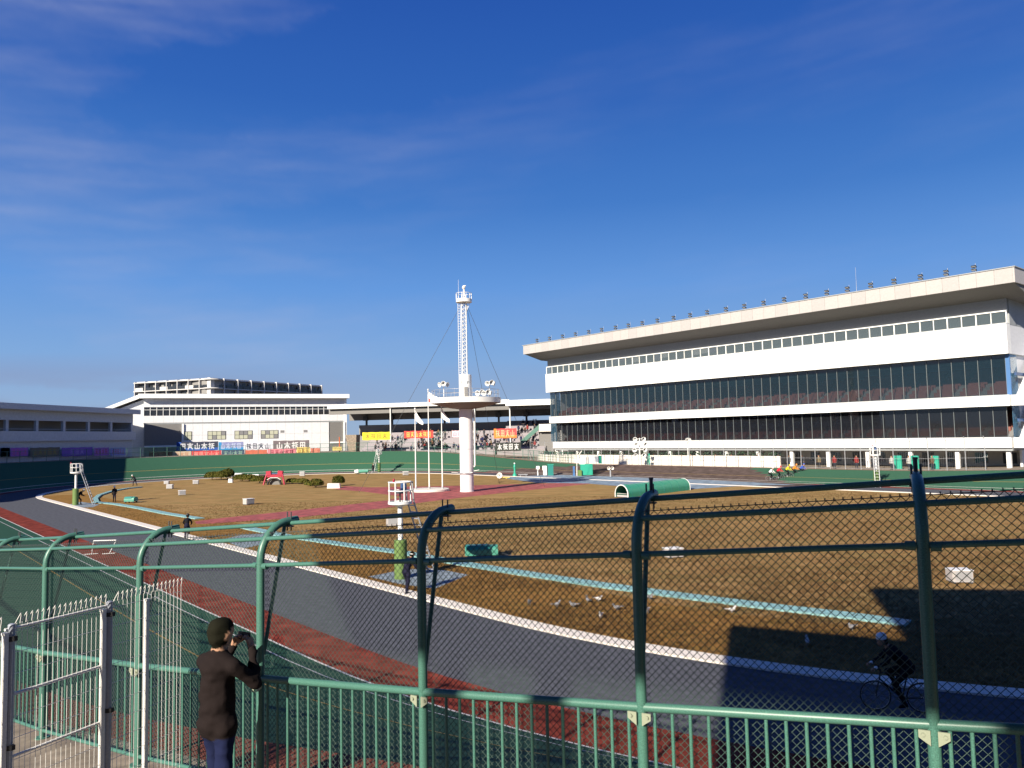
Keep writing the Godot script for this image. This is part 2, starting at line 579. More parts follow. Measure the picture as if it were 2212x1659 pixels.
# ---------------------------------------------------------------- ground, track, infield
func ground_and_track() -> void:
	var g := MB.new()
	g.quad(Vector3(-3000, -0.12, 3000), Vector3(3000, -0.12, 3000), Vector3(3000, -0.12, -3000), Vector3(-3000, -0.12, -3000))
	struct("ground", g, M.earth)
	var inner := []
	for k in ring.size() - 1: inner.append(rp(ring[k], -0.6))
	var gr := MB.new()
	gr.sheet(inner, 0.0)
	struct("infield_grass", gr, M.grass)
	# pale concrete edging round the infield, a low step
	var cb := MB.new()
	for k in ring.size() - 1:
		var a: Array = ring[k]
		var b: Array = ring[k + 1]
		cb.quad(rp(a, -0.7, 0.05), rp(b, -0.7, 0.05), rp(b, 0.0, 0.05), rp(a, 0.0, 0.05))
		cb.quad(rp(b, 0.0, -0.05), rp(a, 0.0, -0.05), rp(a, 0.0, 0.05), rp(b, 0.0, 0.05))
		cb.quad(rp(a, -0.7, -0.05), rp(b, -0.7, -0.05), rp(b, -0.7, 0.05), rp(a, -0.7, 0.05))
	struct("kerb", cb, M.curb)
	# ring sections: near straight 0-57, far turn 58-117, home straight 118-175, near turn 176-235
	# browner, rougher turf between the duct cover and the kerb
	var vg := band(-6.0, -0.7, 0.004, 0, 62)
	join(vg, band(-6.0, -0.7, 0.004, 208))
	struct("grass_verge", vg, M.verge)
	# on the home straight the colours change along a slanting seam, so the bank is laid in strips
	struct("track_apron", band(0.0, OFF_GREY, 0.0, 0, 124), M.asphalt)
	struct("track_apron", band(0.0, OFF_GREY, 0.0, 160), M.asphalt)
	struct("track_band", band(OFF_GREY, OFF_RED, 0.0, 0, 124), M.red_track)
	struct("track_band", band(OFF_GREY, OFF_RED, 0.0, 160), M.red_track)
	var green := MB.new()
	var brown := band(0.0, OFF_GREY, 0.0, 124, 160)
	join(brown, band(OFF_GREY, OFF_RED, 0.0, 124, 160))
	var strips := 7
	for k in strips:
		var o0 := lerpf(OFF_RED, OFF_BANK, k / float(strips))
		var o1 := lerpf(OFF_RED, OFF_BANK, (k + 1) / float(strips))
		var i0 := 118 + k * 2
		var i1 := 157 - k
		join(green, band(o0, o1, 0.0, 0, i0))
		join(green, band(o0, o1, 0.0, i1))
		join(brown, band(o0, o1, 0.0, i0, i1))
	struct("track_bank", green, M.green_bank)
	struct("home_straight", brown, M.brown_track)
	struct("track_edge", band(OFF_BANK, OFF_STRIP, 0.0), M.turf_red)
	struct("walkway", band(OFF_STRIP, 34.0, 0.0), M.concrete)
	struct("track_line", band(OFF_RED - 0.04, OFF_RED + 0.06, 0.006), M.line_white)
	struct("track_line", band(OFF_RED + 0.85, OFF_RED + 0.93, 0.006), M.line_white)
	struct("track_line", band(OFF_RED + 3.3, OFF_RED + 3.38, 0.006), M.line_yellow)

func join(a: MB, b: MB) -> void:
	var o := a.v.size()
	a.v.append_array(b.v); a.n.append_array(b.n); a.t.append_array(b.t); a.c.append_array(b.c)
	for i in b.ix: a.ix.append(i + o)

var pathways := []
func tufts() -> void:                                          # dry grass blades standing out of the turf, thick near the track, thinning out with distance
	var mb := MB.new()
	for k in 4:
		var a := TAU * k / 4 + 0.4
		var d := Vector3(cos(a), 0, sin(a))
		var sd := Vector3(-d.z, 0, d.x) * 0.010
		var p := d * 0.03
		var tip := p + d * 0.045 + Vector3(0, 0.055 + 0.02 * (k % 2), 0)
		var nn := (Vector3.UP + d * 0.4).normalized()
		var i := mb.vert(p - sd, nn); mb.vert(p + sd, nn); mb.vert(tip, nn)
		mb.tri(i, i + 1, i + 2)
	var holes := []
	for w in pathways:
		var q := PackedVector2Array()
		for e in w:
			var z := gp(e[0], e[1])
			q.append(Vector2(z.x, z.z))
		holes.append(q)
	var xs := []
	var r := RandomNumberGenerator.new()
	r.seed = 99
	var fn := FastNoiseLite.new(); fn.seed = 12; fn.frequency = 0.09
	while xs.size() < 90000:
		var dep := 16.0 * pow(5.0, r.randf())
		var x := r.randf_range(-0.72, 0.72) * dep
		var al := -TS * x + TC * dep
		var pe := TC * x + TS * dep
		var off := (MID_PE - RAD) - pe
		if al < NEAR_AL: off = Vector2(al - NEAR_AL, pe - MID_PE).length() - RAD
		if off > -0.85 or pe > 78.0: continue
		if fn.get_noise_2d(x, dep) < r.randf_range(-0.7, 0.2): continue
		var hole := false
		for q in holes:
			if Geometry2D.is_point_in_polygon(Vector2(x, -dep), q): hole = true
		if hole: continue
		xs.append(Transform3D(Basis(Vector3.UP, r.randf() * TAU).scaled(Vector3.ONE * r.randf_range(0.6, 1.25)), Vector3(x, 0.0, -dep)))
	var mm := MultiMesh.new()
	mm.transform_format = MultiMesh.TRANSFORM_3D; mm.use_colors = true
	mm.mesh = mb.make(); mm.instance_count = xs.size()
	for k in xs.size():
		mm.set_instance_transform(k, xs[k])
		var t := r.randf_range(0.75, 1.2)
		mm.set_instance_color(k, Color(0.325 * t, 0.21 * t, 0.09 * t) if r.randf() < 0.7 else Color(0.255 * t, 0.16 * t, 0.064 * t))
	var o := MultiMeshInstance3D.new()
	o.name = "grass_tufts"; o.multimesh = mm; o.material_override = M.leaf
	add_child(o)
	o.set_meta("kind", "stuff"); tag(o, "dry straw-coloured grass tufts on the infield inside the kerb", "grass")

func poly(pts: Array, y: float) -> MB:
	var mb := MB.new()
	var a := []
	for p in pts: a.append(gp(p[0], p[1]))
	mb.sheet(a, y)
	return mb

func infield_surfaces() -> void:
	struct("path", poly([[420, 1127], [461, 1121], [636, 1103], [836, 1081], [870, 1073], [786, 1062], [723, 1057], [745, 1050], [800, 1053], [886, 1051], [922, 1051], [1097, 1046.5], [1247, 1042.5], [1300, 1043], [1247, 1048], [1122, 1061], [1022, 1072], [922, 1084], [836, 1097], [636, 1119], [461, 1131], [425, 1132]], 0.006), M.red_path)
	pathways = [[[420, 1127], [461, 1121], [636, 1103], [836, 1081], [922, 1051], [1097, 1046.5], [1300, 1043], [1122, 1061], [1022, 1072], [836, 1097], [636, 1119], [425, 1132]], [[795, 1246], [880, 1229], [960, 1232], [1012, 1242], [940, 1272], [862, 1262]], [[478, 1166], [520, 1156], [590, 1151], [608, 1160], [560, 1178], [525, 1185]]]
	struct("blue_apron", poly([[1084, 1032], [1180, 1026], [1271, 1026], [1475, 1034], [1653, 1043.5], [1720, 1047.5], [1653, 1048.5], [1591, 1050.5], [1491, 1057], [1322, 1049], [1269, 1044.5], [1160, 1043], [1094, 1034]], 0.010), M.blue_apron)
	struct("paved_pad", poly([[795, 1246], [880, 1229], [960, 1232], [1012, 1242], [940, 1272], [862, 1262]], 0.010), M.pad_blue)
	struct("paved_pad", poly([[478, 1166], [520, 1156], [590, 1151], [608, 1160], [560, 1178], [525, 1185]], 0.010), M.pad_blue)
	struct("paved_pad", poly([[146, 1091], [175, 1084], [215, 1090], [200, 1096], [165, 1097]], 0.010), M.pad_blue)
	# light-blue raised duct covers laid on the grass just inside the kerb, end to end
	var runs := [[[516, 1137.5], [620, 1159], [745, 1177.5], [870, 1195], [988, 1217], [1106, 1236], [1290, 1264], [1475, 1289], [1660, 1312], [1842, 1333], [1963, 1349]], [[205, 1085], [250, 1089.5], [300, 1098], [360, 1110], [432, 1121]]]
	var names := ["long pale turquoise duct cover crossing the grass past the green padded post", "pale turquoise duct cover on the grass at the bend by the lone watch ladder"]
	var r := 0
	for run in runs:
		var c := thing("duct_cover", names[r], "duct cover", gp(run[0][0], run[0][1]))
		for k in run.size() - 1:
			var a := gp(run[k][0], run[k][1])
			var b := gp(run[k + 1][0], run[k + 1][1])
			var d := (b - a).normalized()
			var sd := Vector3(-d.z, 0, d.x)
			var m := MB.new()
			var bs := Basis(d, Vector3.UP, sd)
			m.box((a + b) * 0.5 + Vector3(0, 0.035, 0), Vector3((b - a).length() - 0.03, 0.07, 0.85 if r == 0 else 0.8), bs)
			part("cover_slab", m, M.cyan_strip, c)
		r += 1
	# the far run of the same edging curls round the bend
	var c2 := thing("duct_cover", "thin pale duct cover curving round the far bend of the grass", "duct cover", gp(208, 1077))
	var arc := [[208, 1084], [206, 1078], [214, 1071], [240, 1062.5], [275, 1056], [305, 1053]]
	for k in arc.size() - 1:
		var a := gp(arc[k][0], arc[k][1])
		var b := gp(arc[k + 1][0], arc[k + 1][1])
		var d := (b - a).normalized()
		var m := MB.new()
		m.box((a + b) * 0.5 + Vector3(0, 0.07, 0), Vector3((b - a).length(), 0.14, 0.5), Basis(d, Vector3.UP, Vector3(-d.z, 0, d.x)))
		part("cover_slab", m, M.cyan_strip, c2)

# ---------------------------------------------------------------- the main stand
var GS := sin(deg_to_rad(39.6))
var GC := cos(deg_to_rad(39.6))
func st(al: float, pe: float, y: float) -> Vector3:
	return Vector3(-GS * al + GC * pe, y, -(GC * al + GS * pe))
func st_basis() -> Basis:                                      # x along the stand, y up, z away from the track
	return Basis(Vector3(-GS, 0, -GC), Vector3.UP, Vector3(GC, 0, -GS))
func st_box(mb: MB, a0: float, a1: float, p0: float, p1: float, y0: float, y1: float) -> void:
	mb.box(st((a0 + a1) * 0.5, (p0 + p1) * 0.5, (y0 + y1) * 0.5), Vector3(a1 - a0, y1 - y0, p1 - p0), st_basis())
func st_section(mb: MB, a0: float, a1: float, prof: Array) -> void:   # outline in (across, height), drawn out along the stand
	var p := PackedVector2Array()
	for q in prof: p.append(Vector2(q[0], q[1]))
	mb.prism(p, st(a0, 0, 0), Vector3(GC, 0, -GS), Vector3.UP, Vector3(-GS, 0, -GC) * (a1 - a0))

func main_stand() -> void:
	var s := thing("grandstand", "long white grandstand with two dark glazed tiers and an overhanging flat roof", "grandstand", st(70, 100, 0))
	var m := MB.new()
	st_section(m, 28.6, 112.4, [[96.25, 22.35], [100.6, 21.3], [118, 21.0], [118, 24.0], [96.25, 23.85]])
	var roof := part("roof", m, M.roof_under, s)
	var nf := 46
	for k in nf:
		var a0 := 28.6 + 83.8 * k / nf
		m = MB.new()
		st_box(m, a0 + 0.012, a0 + 83.8 / nf - 0.012, 96.0, 96.25, 22.3, 24.0)
		part("fascia_panel", m, M.fascia if k % 3 else M.fascia_b, roof)
	m = MB.new()
	st_box(m, 28.4, 28.6, 96.0, 118.0, 22.3, 24.0)
	part("fascia_panel", m, M.fascia, roof)
	m = MB.new()
	st_box(m, 28.3, 112.6, 95.9, 118.1, 24.0, 24.1)
	part("roof_sheet", m, M.grey_wall, roof)
	m = MB.new(); st_box(m, 30.8, 110.5, 100.6, 101.0, 19.85, 21.45)
	part("upper_wall", m, M.grey_wall, s)
	# the strip of small windows
	m = MB.new(); st_box(m, 30.8, 110.5, 100.25, 100.55, 19.74, 19.86)
	part("window_head", m, M.white, s)
	m = MB.new(); st_box(m, 30.8, 110.5, 103.4, 103.6, 18.2, 21.2)
	part("room_wall", m, M.grey_wall, s)
	m = MB.new(); st_box(m, 30.8, 110.5, 100.3, 103.4, 18.2, 18.34)
	part("room_floor", m, M.grey_wall, s)
	var nw := 50
	var wp := (110.5 - 30.8) / nw
	for k in nw + 1:
		m = MB.new()
		var wd := 0.055 if k % 2 == 0 else 0.035
		st_box(m, 30.8 + wp * k - wd, 30.8 + wp * k + wd, 100.27, 100.50, 18.35, 19.70)
		part("window_post", m, M.white, s)
	for k in nw:
		var w := MB.new()
		st_box(w, 30.8 + wp * k + 0.05, 30.8 + wp * (k + 1) - 0.05, 100.36, 100.38, 18.36, 19.69)
		var wi := part("window_pane", w, M.glass_pale, s)
		if k > 24 and k < 40 and rng.randf() < 0.55:
			var b := MB.new()
			var drop := rng.randf_range(0.5, 1.1)
			st_box(b, 30.8 + wp * k + 0.1, 30.8 + wp * (k + 1) - 0.1, 100.45, 100.48, 19.69 - drop, 19.69)
			part("blind", b, M.curtain if rng.randf() < 0.5 else M.white_wall, wi)
	# white bands
	for q in [["parapet", 14.80, 18.34, 100.0, 30.8, 110.5], ["parapet", 8.75, 9.98, 99.9, 30.9, 109.6], ["parapet", 3.90, 5.08, 99.9, 31.0, 108.7]]:
		m = MB.new(); st_box(m, q[4], q[5], q[3] + 0.04, 101.2, q[1] + 0.01, q[2] - 0.01)
		var pr := part(q[0], m, M.grey_wall, s)
		var npl := 20
		for k in npl:
			var w0: float = lerpf(q[4], q[5], k / float(npl))
			var w1: float = lerpf(q[4], q[5], (k + 1) / float(npl))
			m = MB.new(); st_box(m, w0 + 0.012, w1 - 0.012, q[3], q[3] + 0.04, q[1], q[2])
			part("cladding_panel", m, M.white if (k * 7) % 5 < 3 else M.white_b, pr)
		m = MB.new(); st_box(m, q[4] - 0.03, q[4], q[3], 101.2, q[1], q[2])
		part("cladding_panel", m, M.white, pr)
		var sh := MB.new()
		st_box(sh, q[4] - 0.05, q[5] + 0.05, q[3] - 0.06, 101.2, q[2], q[2] + 0.05)
		part("coping", sh, M.white_wall, pr)
	# two glazed tiers with stepped seats behind the panes
	for tier in [[10.03, 14.80, M.glass_tint, 54, 31.4, 110.2], [5.13, 8.75, M.glass_dark, 54, 31.6, 108.6]]:
		var y0: float = tier[0]
		var y1: float = tier[1]
		var np: int = tier[3]
		var a0: float = tier[4]
		var a1: float = tier[5]
		var step := (a1 - a0) / np
		for k in np + 1:
			m = MB.new()
			st_box(m, a0 + step * k - 0.025, a0 + step * k + 0.025, 100.92, 101.08, y0, y1)
			part("mullion", m, M.mirror_edge, s)
		for k in np:
			m = MB.new()
			var tip := Basis(Vector3.UP, rng.randf_range(-0.004, 0.004)) * Basis(Vector3(-GS, 0, -GC), rng.randf_range(-0.003, 0.003))
			m.box(st(a0 + step * (k + 0.5), 101.0, (y0 + y1) * 0.5), Vector3(step - 0.05, y1 - y0, 0.02), tip * st_basis())
			part("glass_pane", m, tier[2], s)
		m = MB.new(); st_section(m, a0, a1, [[101.2, y0 - 0.4], [113, y0 - 0.4], [113, y0 + 4.0], [111, y0 + 4.0], [102.4, y0 + 0.05], [101.2, y0 + 0.05]])
		part("seating_floor", m, M.dark, s)
		m = MB.new(); st_box(m, a0, a1, 112.8, 113.0, y0, y1 + 1.0)
		part("back_wall", m, M.dark, s)
		m = MB.new(); st_box(m, a0, a1, 101.3, 113.0, y1 + 0.02, y1 + 0.2)
		part("ceiling", m, M.grey_wall, s)
		var nb := 26
		var bw := (a1 - a0) / nb
		for k in nb:                                           # a block of seat rows between two aisles
			m = MB.new()
			for row in 8:
				var pe := 102.7 + row * 0.98
				st_box(m, a0 + bw * k + 0.55, a0 + bw * (k + 1) - 0.35, pe, pe + 0.45, y0 + 0.2 + row * 0.45, y0 + 0.75 + row * 0.45)
			part("seat_block", m, M.seat_red, s)
	# ends
	for e in [[30.8, 31.05], [110.25, 110.5]]:
		m = MB.new(); st_box(m, e[0], e[1], 101.25, 118.0, 14.82, 18.2)
		part("end_wall", m, M.white_wall, s)
		m = MB.new(); st_box(m, e[0], e[1], 101.3, 118.0, 18.2, 21.4)
		part("end_wall", m, M.grey_wall, s)
		m = MB.new(); st_box(m, e[0] + 0.3 * signf(70 - e[0]), e[1] + 0.3 * signf(70 - e[0]), 103.6, 118.0, 1.2, 14.8)
		part("end_wall", m, M.white_wall, s)
		m = MB.new(); st_box(m, e[0] + 0.25, e[0] + 0.28, 101.15, 103.6, 10.03, 14.8)
		part("end_glass", m, M.glass_side, s)
		m = MB.new(); st_box(m, e[0] + 0.25, e[0] + 0.28, 101.15, 103.6, 5.13, 8.75)
		part("end_glass", m, M.glass_side, s)
	for y in [[10.03, 14.8]]:
		m = MB.new(); st_box(m, 30.95, 31.38, 100.9, 101.14, y[0], y[1])
		part("corner_post", m, M.blue_paint, s)
	# outside stair flights at the near end
	for f in [[3.9, 8.9], [8.9, 13.6]]:
		m = MB.new(); st_section(m, 28.7, 30.4, [[100.6, f[0]], [101.4, f[0]], [108.0, f[1]], [108.0, f[1] + 1.3], [107.4, f[1] + 1.3], [100.6, f[0] + 1.1]])
		part("stair_flight", m, M.white_wall, s)
	m = MB.new(); st_box(m, 28.7, 30.75, 99.9, 103.5, 3.9, 5.08)
	part("stair_landing", m, M.white_wall, s)
	m = MB.new(); st_box(m, 28.7, 30.75, 99.9, 103.5, 8.75, 9.98)
	part("stair_landing", m, M.white_wall, s)
	for y in [6.9, 12.3]:
		m = MB.new(); st_box(m, 30.55, 30.75, 101.6, 116.0, y, y + 0.35)
		part("end_rail", m, M.navy_frame, s)
	# open ground floor: floor slab, columns and the wall behind
	m = MB.new(); st_box(m, 31.0, 108.6, 100.2, 113.0, 3.55, 3.88)
	part("floor_slab", m, M.grey_wall, s)
	m = MB.new(); st_box(m, 31.0, 108.6, 108.0, 108.4, 0.5, 3.55)
	part("ground_wall", m, M.warm_white, s)
	for k in 15:
		m = MB.new()
		var a := 31.6 + 5.48 * k
		st_box(m, a - 0.22, a + 0.22, 100.6, 101.05, 0.8, 3.55)
		part("column", m, M.white, s)
	for k in 24:
		m = MB.new()
		var a := 33.0 + 3.2 * k
		st_box(m, a, a + 1.5, 107.9, 107.96, 1.75, 3.1)
		part("shop_window", m, M.glass_side if k % 3 else M.dark_steel, s)
	# floodlights along the roof's edge
	var proto: Node3D = null
	var xs := [1160, 1187, 1215, 1243, 1272, 1300, 1330, 1358, 1388, 1421, 1456, 1492, 1529, 1570, 1610, 1652, 1697, 1744, 1790, 1835, 1886, 1937, 1995, 2051, 2112]
	for x in xs:
		var r := ray(x, 700)
		var nn := Vector3(GC, 0, -GS)
		var t := 97.0 / nn.dot(r)
		var p := r * t
		p.y = 24.1
		if proto == null:
			proto = thing("roof_floodlight", "small twin floodlight on a bracket along the grandstand roof edge", "floodlight", p, "floodlights along the grandstand roof")
			proto.rotation.y = atan2(GC, -GS)
			var q := MB.new(); q.tube(Vector3(0, 0, 0.4), Vector3(0, 1.25, 0.4), 0.025)
			part("pole", q, M.galvanised, proto, true)
			q = MB.new(); q.box(Vector3(0, 0.05, 0.3), Vector3(0.3, 0.1, 0.4))
			part("base", q, M.dark_steel, proto, true)
			for h in [0.42, 0.82]:
				q = MB.new()
				q.box(Vector3(0, h, -0.1), Vector3(0.52, 0.13, 0.36), Basis(Vector3.RIGHT, 0.45))
				var hd := part("lamp_head", q, M.black, proto, true)
				q = MB.new()
				q.box(Vector3(0, h - 0.075, -0.14), Vector3(0.46, 0.02, 0.30), Basis(Vector3.RIGHT, 0.45))
				part("lamp_glass", q, M.lamp_glass, hd, true)
		else:
			dup(proto, p, proto.rotation.y)
	var an := MB.new()
	var ap := st(48.5, 101, 24.1)
	an.tube(ap, ap + Vector3(0, 4.2, 0), 0.03, 0.012); an.tube(ap, ap + Vector3(0, 0.15, 0), 0.2)
	single("antenna", an, M.galvanised, "thin whip antenna standing on the grandstand roof", "antenna", ap)

# ---------------------------------------------------------------- the low stand in its own shade, behind the left bend
func left_stand() -> void:
	var s := thing("low_stand", "low grey stand in shade behind the bend with a row of dark openings", "grandstand", Vector3(-84, 3, -124))
	var legs := [[Vector3(-80.0, 0, -160.0), Vector3(-84.0, 0, -124.0)], [Vector3(-84.0, 0, -124.0), Vector3(-84.0, 0, -104.0)], [Vector3(-84.0, 0, -104.0), Vector3(-75.5, 0, -66.0)]]
	var n := 0
	for l in legs:
		var a: Vector3 = l[0]
		var b: Vector3 = l[1]
		var d := (b - a).normalized()
		var ln := (b - a).length()
		var back := Vector3(d.z, 0, -d.x)
		if back.x > 0: back = -back
		var bs := Basis(d, Vector3.UP, back)
		var bx := func(mb: MB, t0: float, t1: float, w0: float, w1: float, y0: float, y1: float) -> void:
			mb.box(a + d * (t0 + t1) * 0.5 + back * (w0 + w1) * 0.5 + Vector3(0, (y0 + y1) * 0.5, 0), Vector3(t1 - t0, y1 - y0, w1 - w0), bs)
		var m := MB.new(); bx.call(m, -0.3, ln, -1.4, 14.0, 12.75, 13.45)
		var rf := part("roof", m, M.left_wall, s)
		m = MB.new(); bx.call(m, -0.35, ln, -1.5, -1.38, 12.6, 13.6)
		part("fascia", m, M.left_wall, rf)
		m = MB.new(); bx.call(m, 0.0, ln, 0.0, 0.4, 10.85, 12.75)
		part("upper_wall", m, M.left_wall, s)
		m = MB.new(); bx.call(m, -0.2, ln, -0.5, 0.5, 7.25, 9.0)
		part("balcony_front", m, M.left_wall, s)
		m = MB.new(); bx.call(m, 0.0, ln, 0.1, 0.5, 1.5, 7.25)
		part("lower_wall", m, M.left_wall, s)
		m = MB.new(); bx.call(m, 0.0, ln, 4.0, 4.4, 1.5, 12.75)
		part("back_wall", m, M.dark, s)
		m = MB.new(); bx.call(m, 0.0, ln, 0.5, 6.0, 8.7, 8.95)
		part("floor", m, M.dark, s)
		m = MB.new(); bx.call(m, 0.0, 0.3, 0.5, 6.4, 1.5, 12.75)
		part("end_wall", m, M.left_wall, s)
		var k := 0.25
		while k < ln:
			m = MB.new(); bx.call(m, k - 0.3, k + 0.3, 0.05, 0.5, 9.0, 10.85)
			part("pillar", m, M.left_wall, s)
			m = MB.new(); bx.call(m, k + 0.31, minf(k + 6.49, ln - 0.02), 0.42, 0.46, 9.35, 9.42)
			part("opening_rail", m, M.left_wall, s)
			k += 6.8
		n += 1

# ---------------------------------------------------------------- the white building past the far bend
func turn_building() -> void:
	var A := Vector3(-80.2, 0, -165.0)
	var B := Vector3(-40.0, 0, -182.0)
	var d := (B - A).normalized()
	var ln := (B - A).length()
	var back := Vector3(d.z, 0, -d.x)
	if back.z > 0: back = -back
	var bs := Basis(d, Vector3.UP, back)
	var s := thing("white_building", "white panelled building past the bend with a ribbon of windows under its roof", "building", (A + B) * 0.5 + Vector3(0, 3, 0))
	var bx := func(mb: MB, t0: float, t1: float, w0: float, w1: float, y0: float, y1: float) -> void:
		mb.box(A + d * (t0 + t1) * 0.5 + back * (w0 + w1) * 0.5 + Vector3(0, (y0 + y1) * 0.5, 0), Vector3(t1 - t0, y1 - y0, w1 - w0), bs)
	# the roof: level over the front, folding down at the left end
	var m := MB.new(); bx.call(m, -1.0, ln + 0.6, -1.6, 15.0, 16.25, 17.2)
	var rf := part("roof", m, M.white, s)
	m = MB.new()
	m.prism(PackedVector2Array([Vector2(-1.0, 17.2), Vector2(-1.0, 16.3), Vector2(-8.5, 13.2), Vector2(-8.5, 13.9)]), A + back * 1.0, d, Vector3.UP, back * 12.0)
	part("roof_slope", m, M.white, rf)
	m = MB.new()
	m.prism(PackedVector2Array([Vector2(-0.02, 16.2), Vector2(-0.02, 3.0), Vector2(-6.5, 3.0), Vector2(-6.5, 13.4)]), A + back * 2.0, d, Vector3.UP, back * 9.0)
	part("side_wall", m, M.white_wall, s)
	# wall panels in courses: frieze above the windows, spandrel below, main wall
	var np := 22
	var pw := ln / np
	for k in np:
		m = MB.new(); bx.call(m, pw * k + 0.012, pw * (k + 1) - 0.012, 0.0, 0.3, 14.35, 16.24)
		part("wall_panel", m, M.white_wall, s)
		m = MB.new(); bx.call(m, pw * k + 0.012, pw * (k + 1) - 0.012, 0.0, 0.3, 10.9, 12.45)
		part("wall_panel", m, M.white_wall, s)
	m = MB.new(); bx.call(m, 0.0, ln, 0.1, 0.35, 10.62, 10.88)
	part("string_course", m, M.grey_wall, s)
	for k in range(4, 20):
		for row in 3:
			m = MB.new(); bx.call(m, pw * k + 0.012, pw * (k + 1) - 0.012, 0.02, 0.3, 3.0 + row * 2.54, 3.0 + (row + 1) * 2.54 - 0.024)
			part("wall_panel", m, M.white_wall, s)
	m = MB.new(); bx.call(m, 0.05, ln - 0.05, 0.31, 14.0, 2.0, 16.2)
	part("core", m, M.grey_wall, s)
	# ribbon windows
	for k in 34:
		var w := ln / 34.0
		m = MB.new(); bx.call(m, w * k - 0.05, w * k + 0.05, 0.12, 0.3, 12.46, 14.34)
		part("window_post", m, M.white, s)
		m = MB.new(); bx.call(m, w * k + 0.06, w * (k + 1) - 0.06, 0.2, 0.22, 12.47, 14.33)
		part("window_pane", m, M.glass_dark, s)
	m = MB.new(); bx.call(m, 0.0, ln, 0.15, 0.24, 13.72, 13.80)
	part("window_rail", m, M.white, s)
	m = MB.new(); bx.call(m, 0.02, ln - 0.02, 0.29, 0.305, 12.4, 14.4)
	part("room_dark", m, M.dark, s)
	# square windows with blinds in the main wall
	for q in [[0.128, 0.04, 7.0], [0.245, 0.085, 7.2], [0.375, 0.085, 7.3], [0.505, 0.085, 7.4]]:
		var t0: float = q[0] * ln + 2.3
		var t1: float = t0 + q[1] * ln
		m = MB.new(); bx.call(m, t0 - 0.08, t1 + 0.08, -0.03, 0.0, 7.02, 8.92)
		var fr := part("window_frame", m, M.dark_steel, s)
		var nc := 4 if q[1] > 0.05 else 2
		for c in nc:
			for r in 2:
				var g0 := t0 + (t1 - t0) * c / nc + 0.05
				var g1 := t0 + (t1 - t0) * (c + 1) / nc - 0.05
				m = MB.new(); bx.call(m, g0, g1, -0.06, -0.035, 7.1 + r * 0.9, 7.92 + r * 0.9)
				part("pane", m, M.blind if rng.randf() < 0.78 else M.dark, fr)
	for q in [0.655, 0.775]:
		m = MB.new(); bx.call(m, q * ln, q * ln + 0.85, -0.02, 0.0, 8.3, 8.85)
		part("vent", m, M.dark, s)
	# open bays at both ends, their inner shade drawn as flat dark panels
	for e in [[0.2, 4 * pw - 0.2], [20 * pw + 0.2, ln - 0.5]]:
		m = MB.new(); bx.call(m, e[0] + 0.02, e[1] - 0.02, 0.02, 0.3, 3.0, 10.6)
		part("bay_shade", m, M.roof_under, s)
		m = MB.new(); bx.call(m, e[0], e[1], -0.25, 0.02, 5.6, 5.95)
		part("bay_beam", m, M.white, s)
		m = MB.new(); bx.call(m, e[1] - 0.1, e[1] + 0.3, -0.3, 0.1, 3.0, 10.62)
		part("bay_post", m, M.white, s)
	m = MB.new(); bx.call(m, ln - 0.4, ln + 0.2, -0.1, 0.6, 3.0, 16.2)
	part("corner_post", m, M.white, s)

# ---------------------------------------------------------------- the roofed terrace with the crowd
var terrace_front := [Vector3(-38.0, 0, -162.5), Vector3(9.5, 0, -152.0)]
func terrace(t: float, w: float, y: float) -> Vector3:         # t along the front, w back from it
	var A: Vector3 = terrace_front[0]
	var B: Vector3 = terrace_front[1]
	var d := (B - A).normalized()
	var back := Vector3(d.z, 0, -d.x)
	if back.z > 0: back = -back
	return A + (B - A) * t + back * w + Vector3(0, y, 0)
func terrace_basis() -> Basis:
	var d: Vector3 = (terrace_front[1] - terrace_front[0]).normalized()
	var back := Vector3(d.z, 0, -d.x)
	if back.z > 0: back = -back
	return Basis(d, Vector3.UP, back)
func row_y(t: float, row: int) -> float:
	return 3.75 + row * (0.36 if t < 0.72 else 0.55)

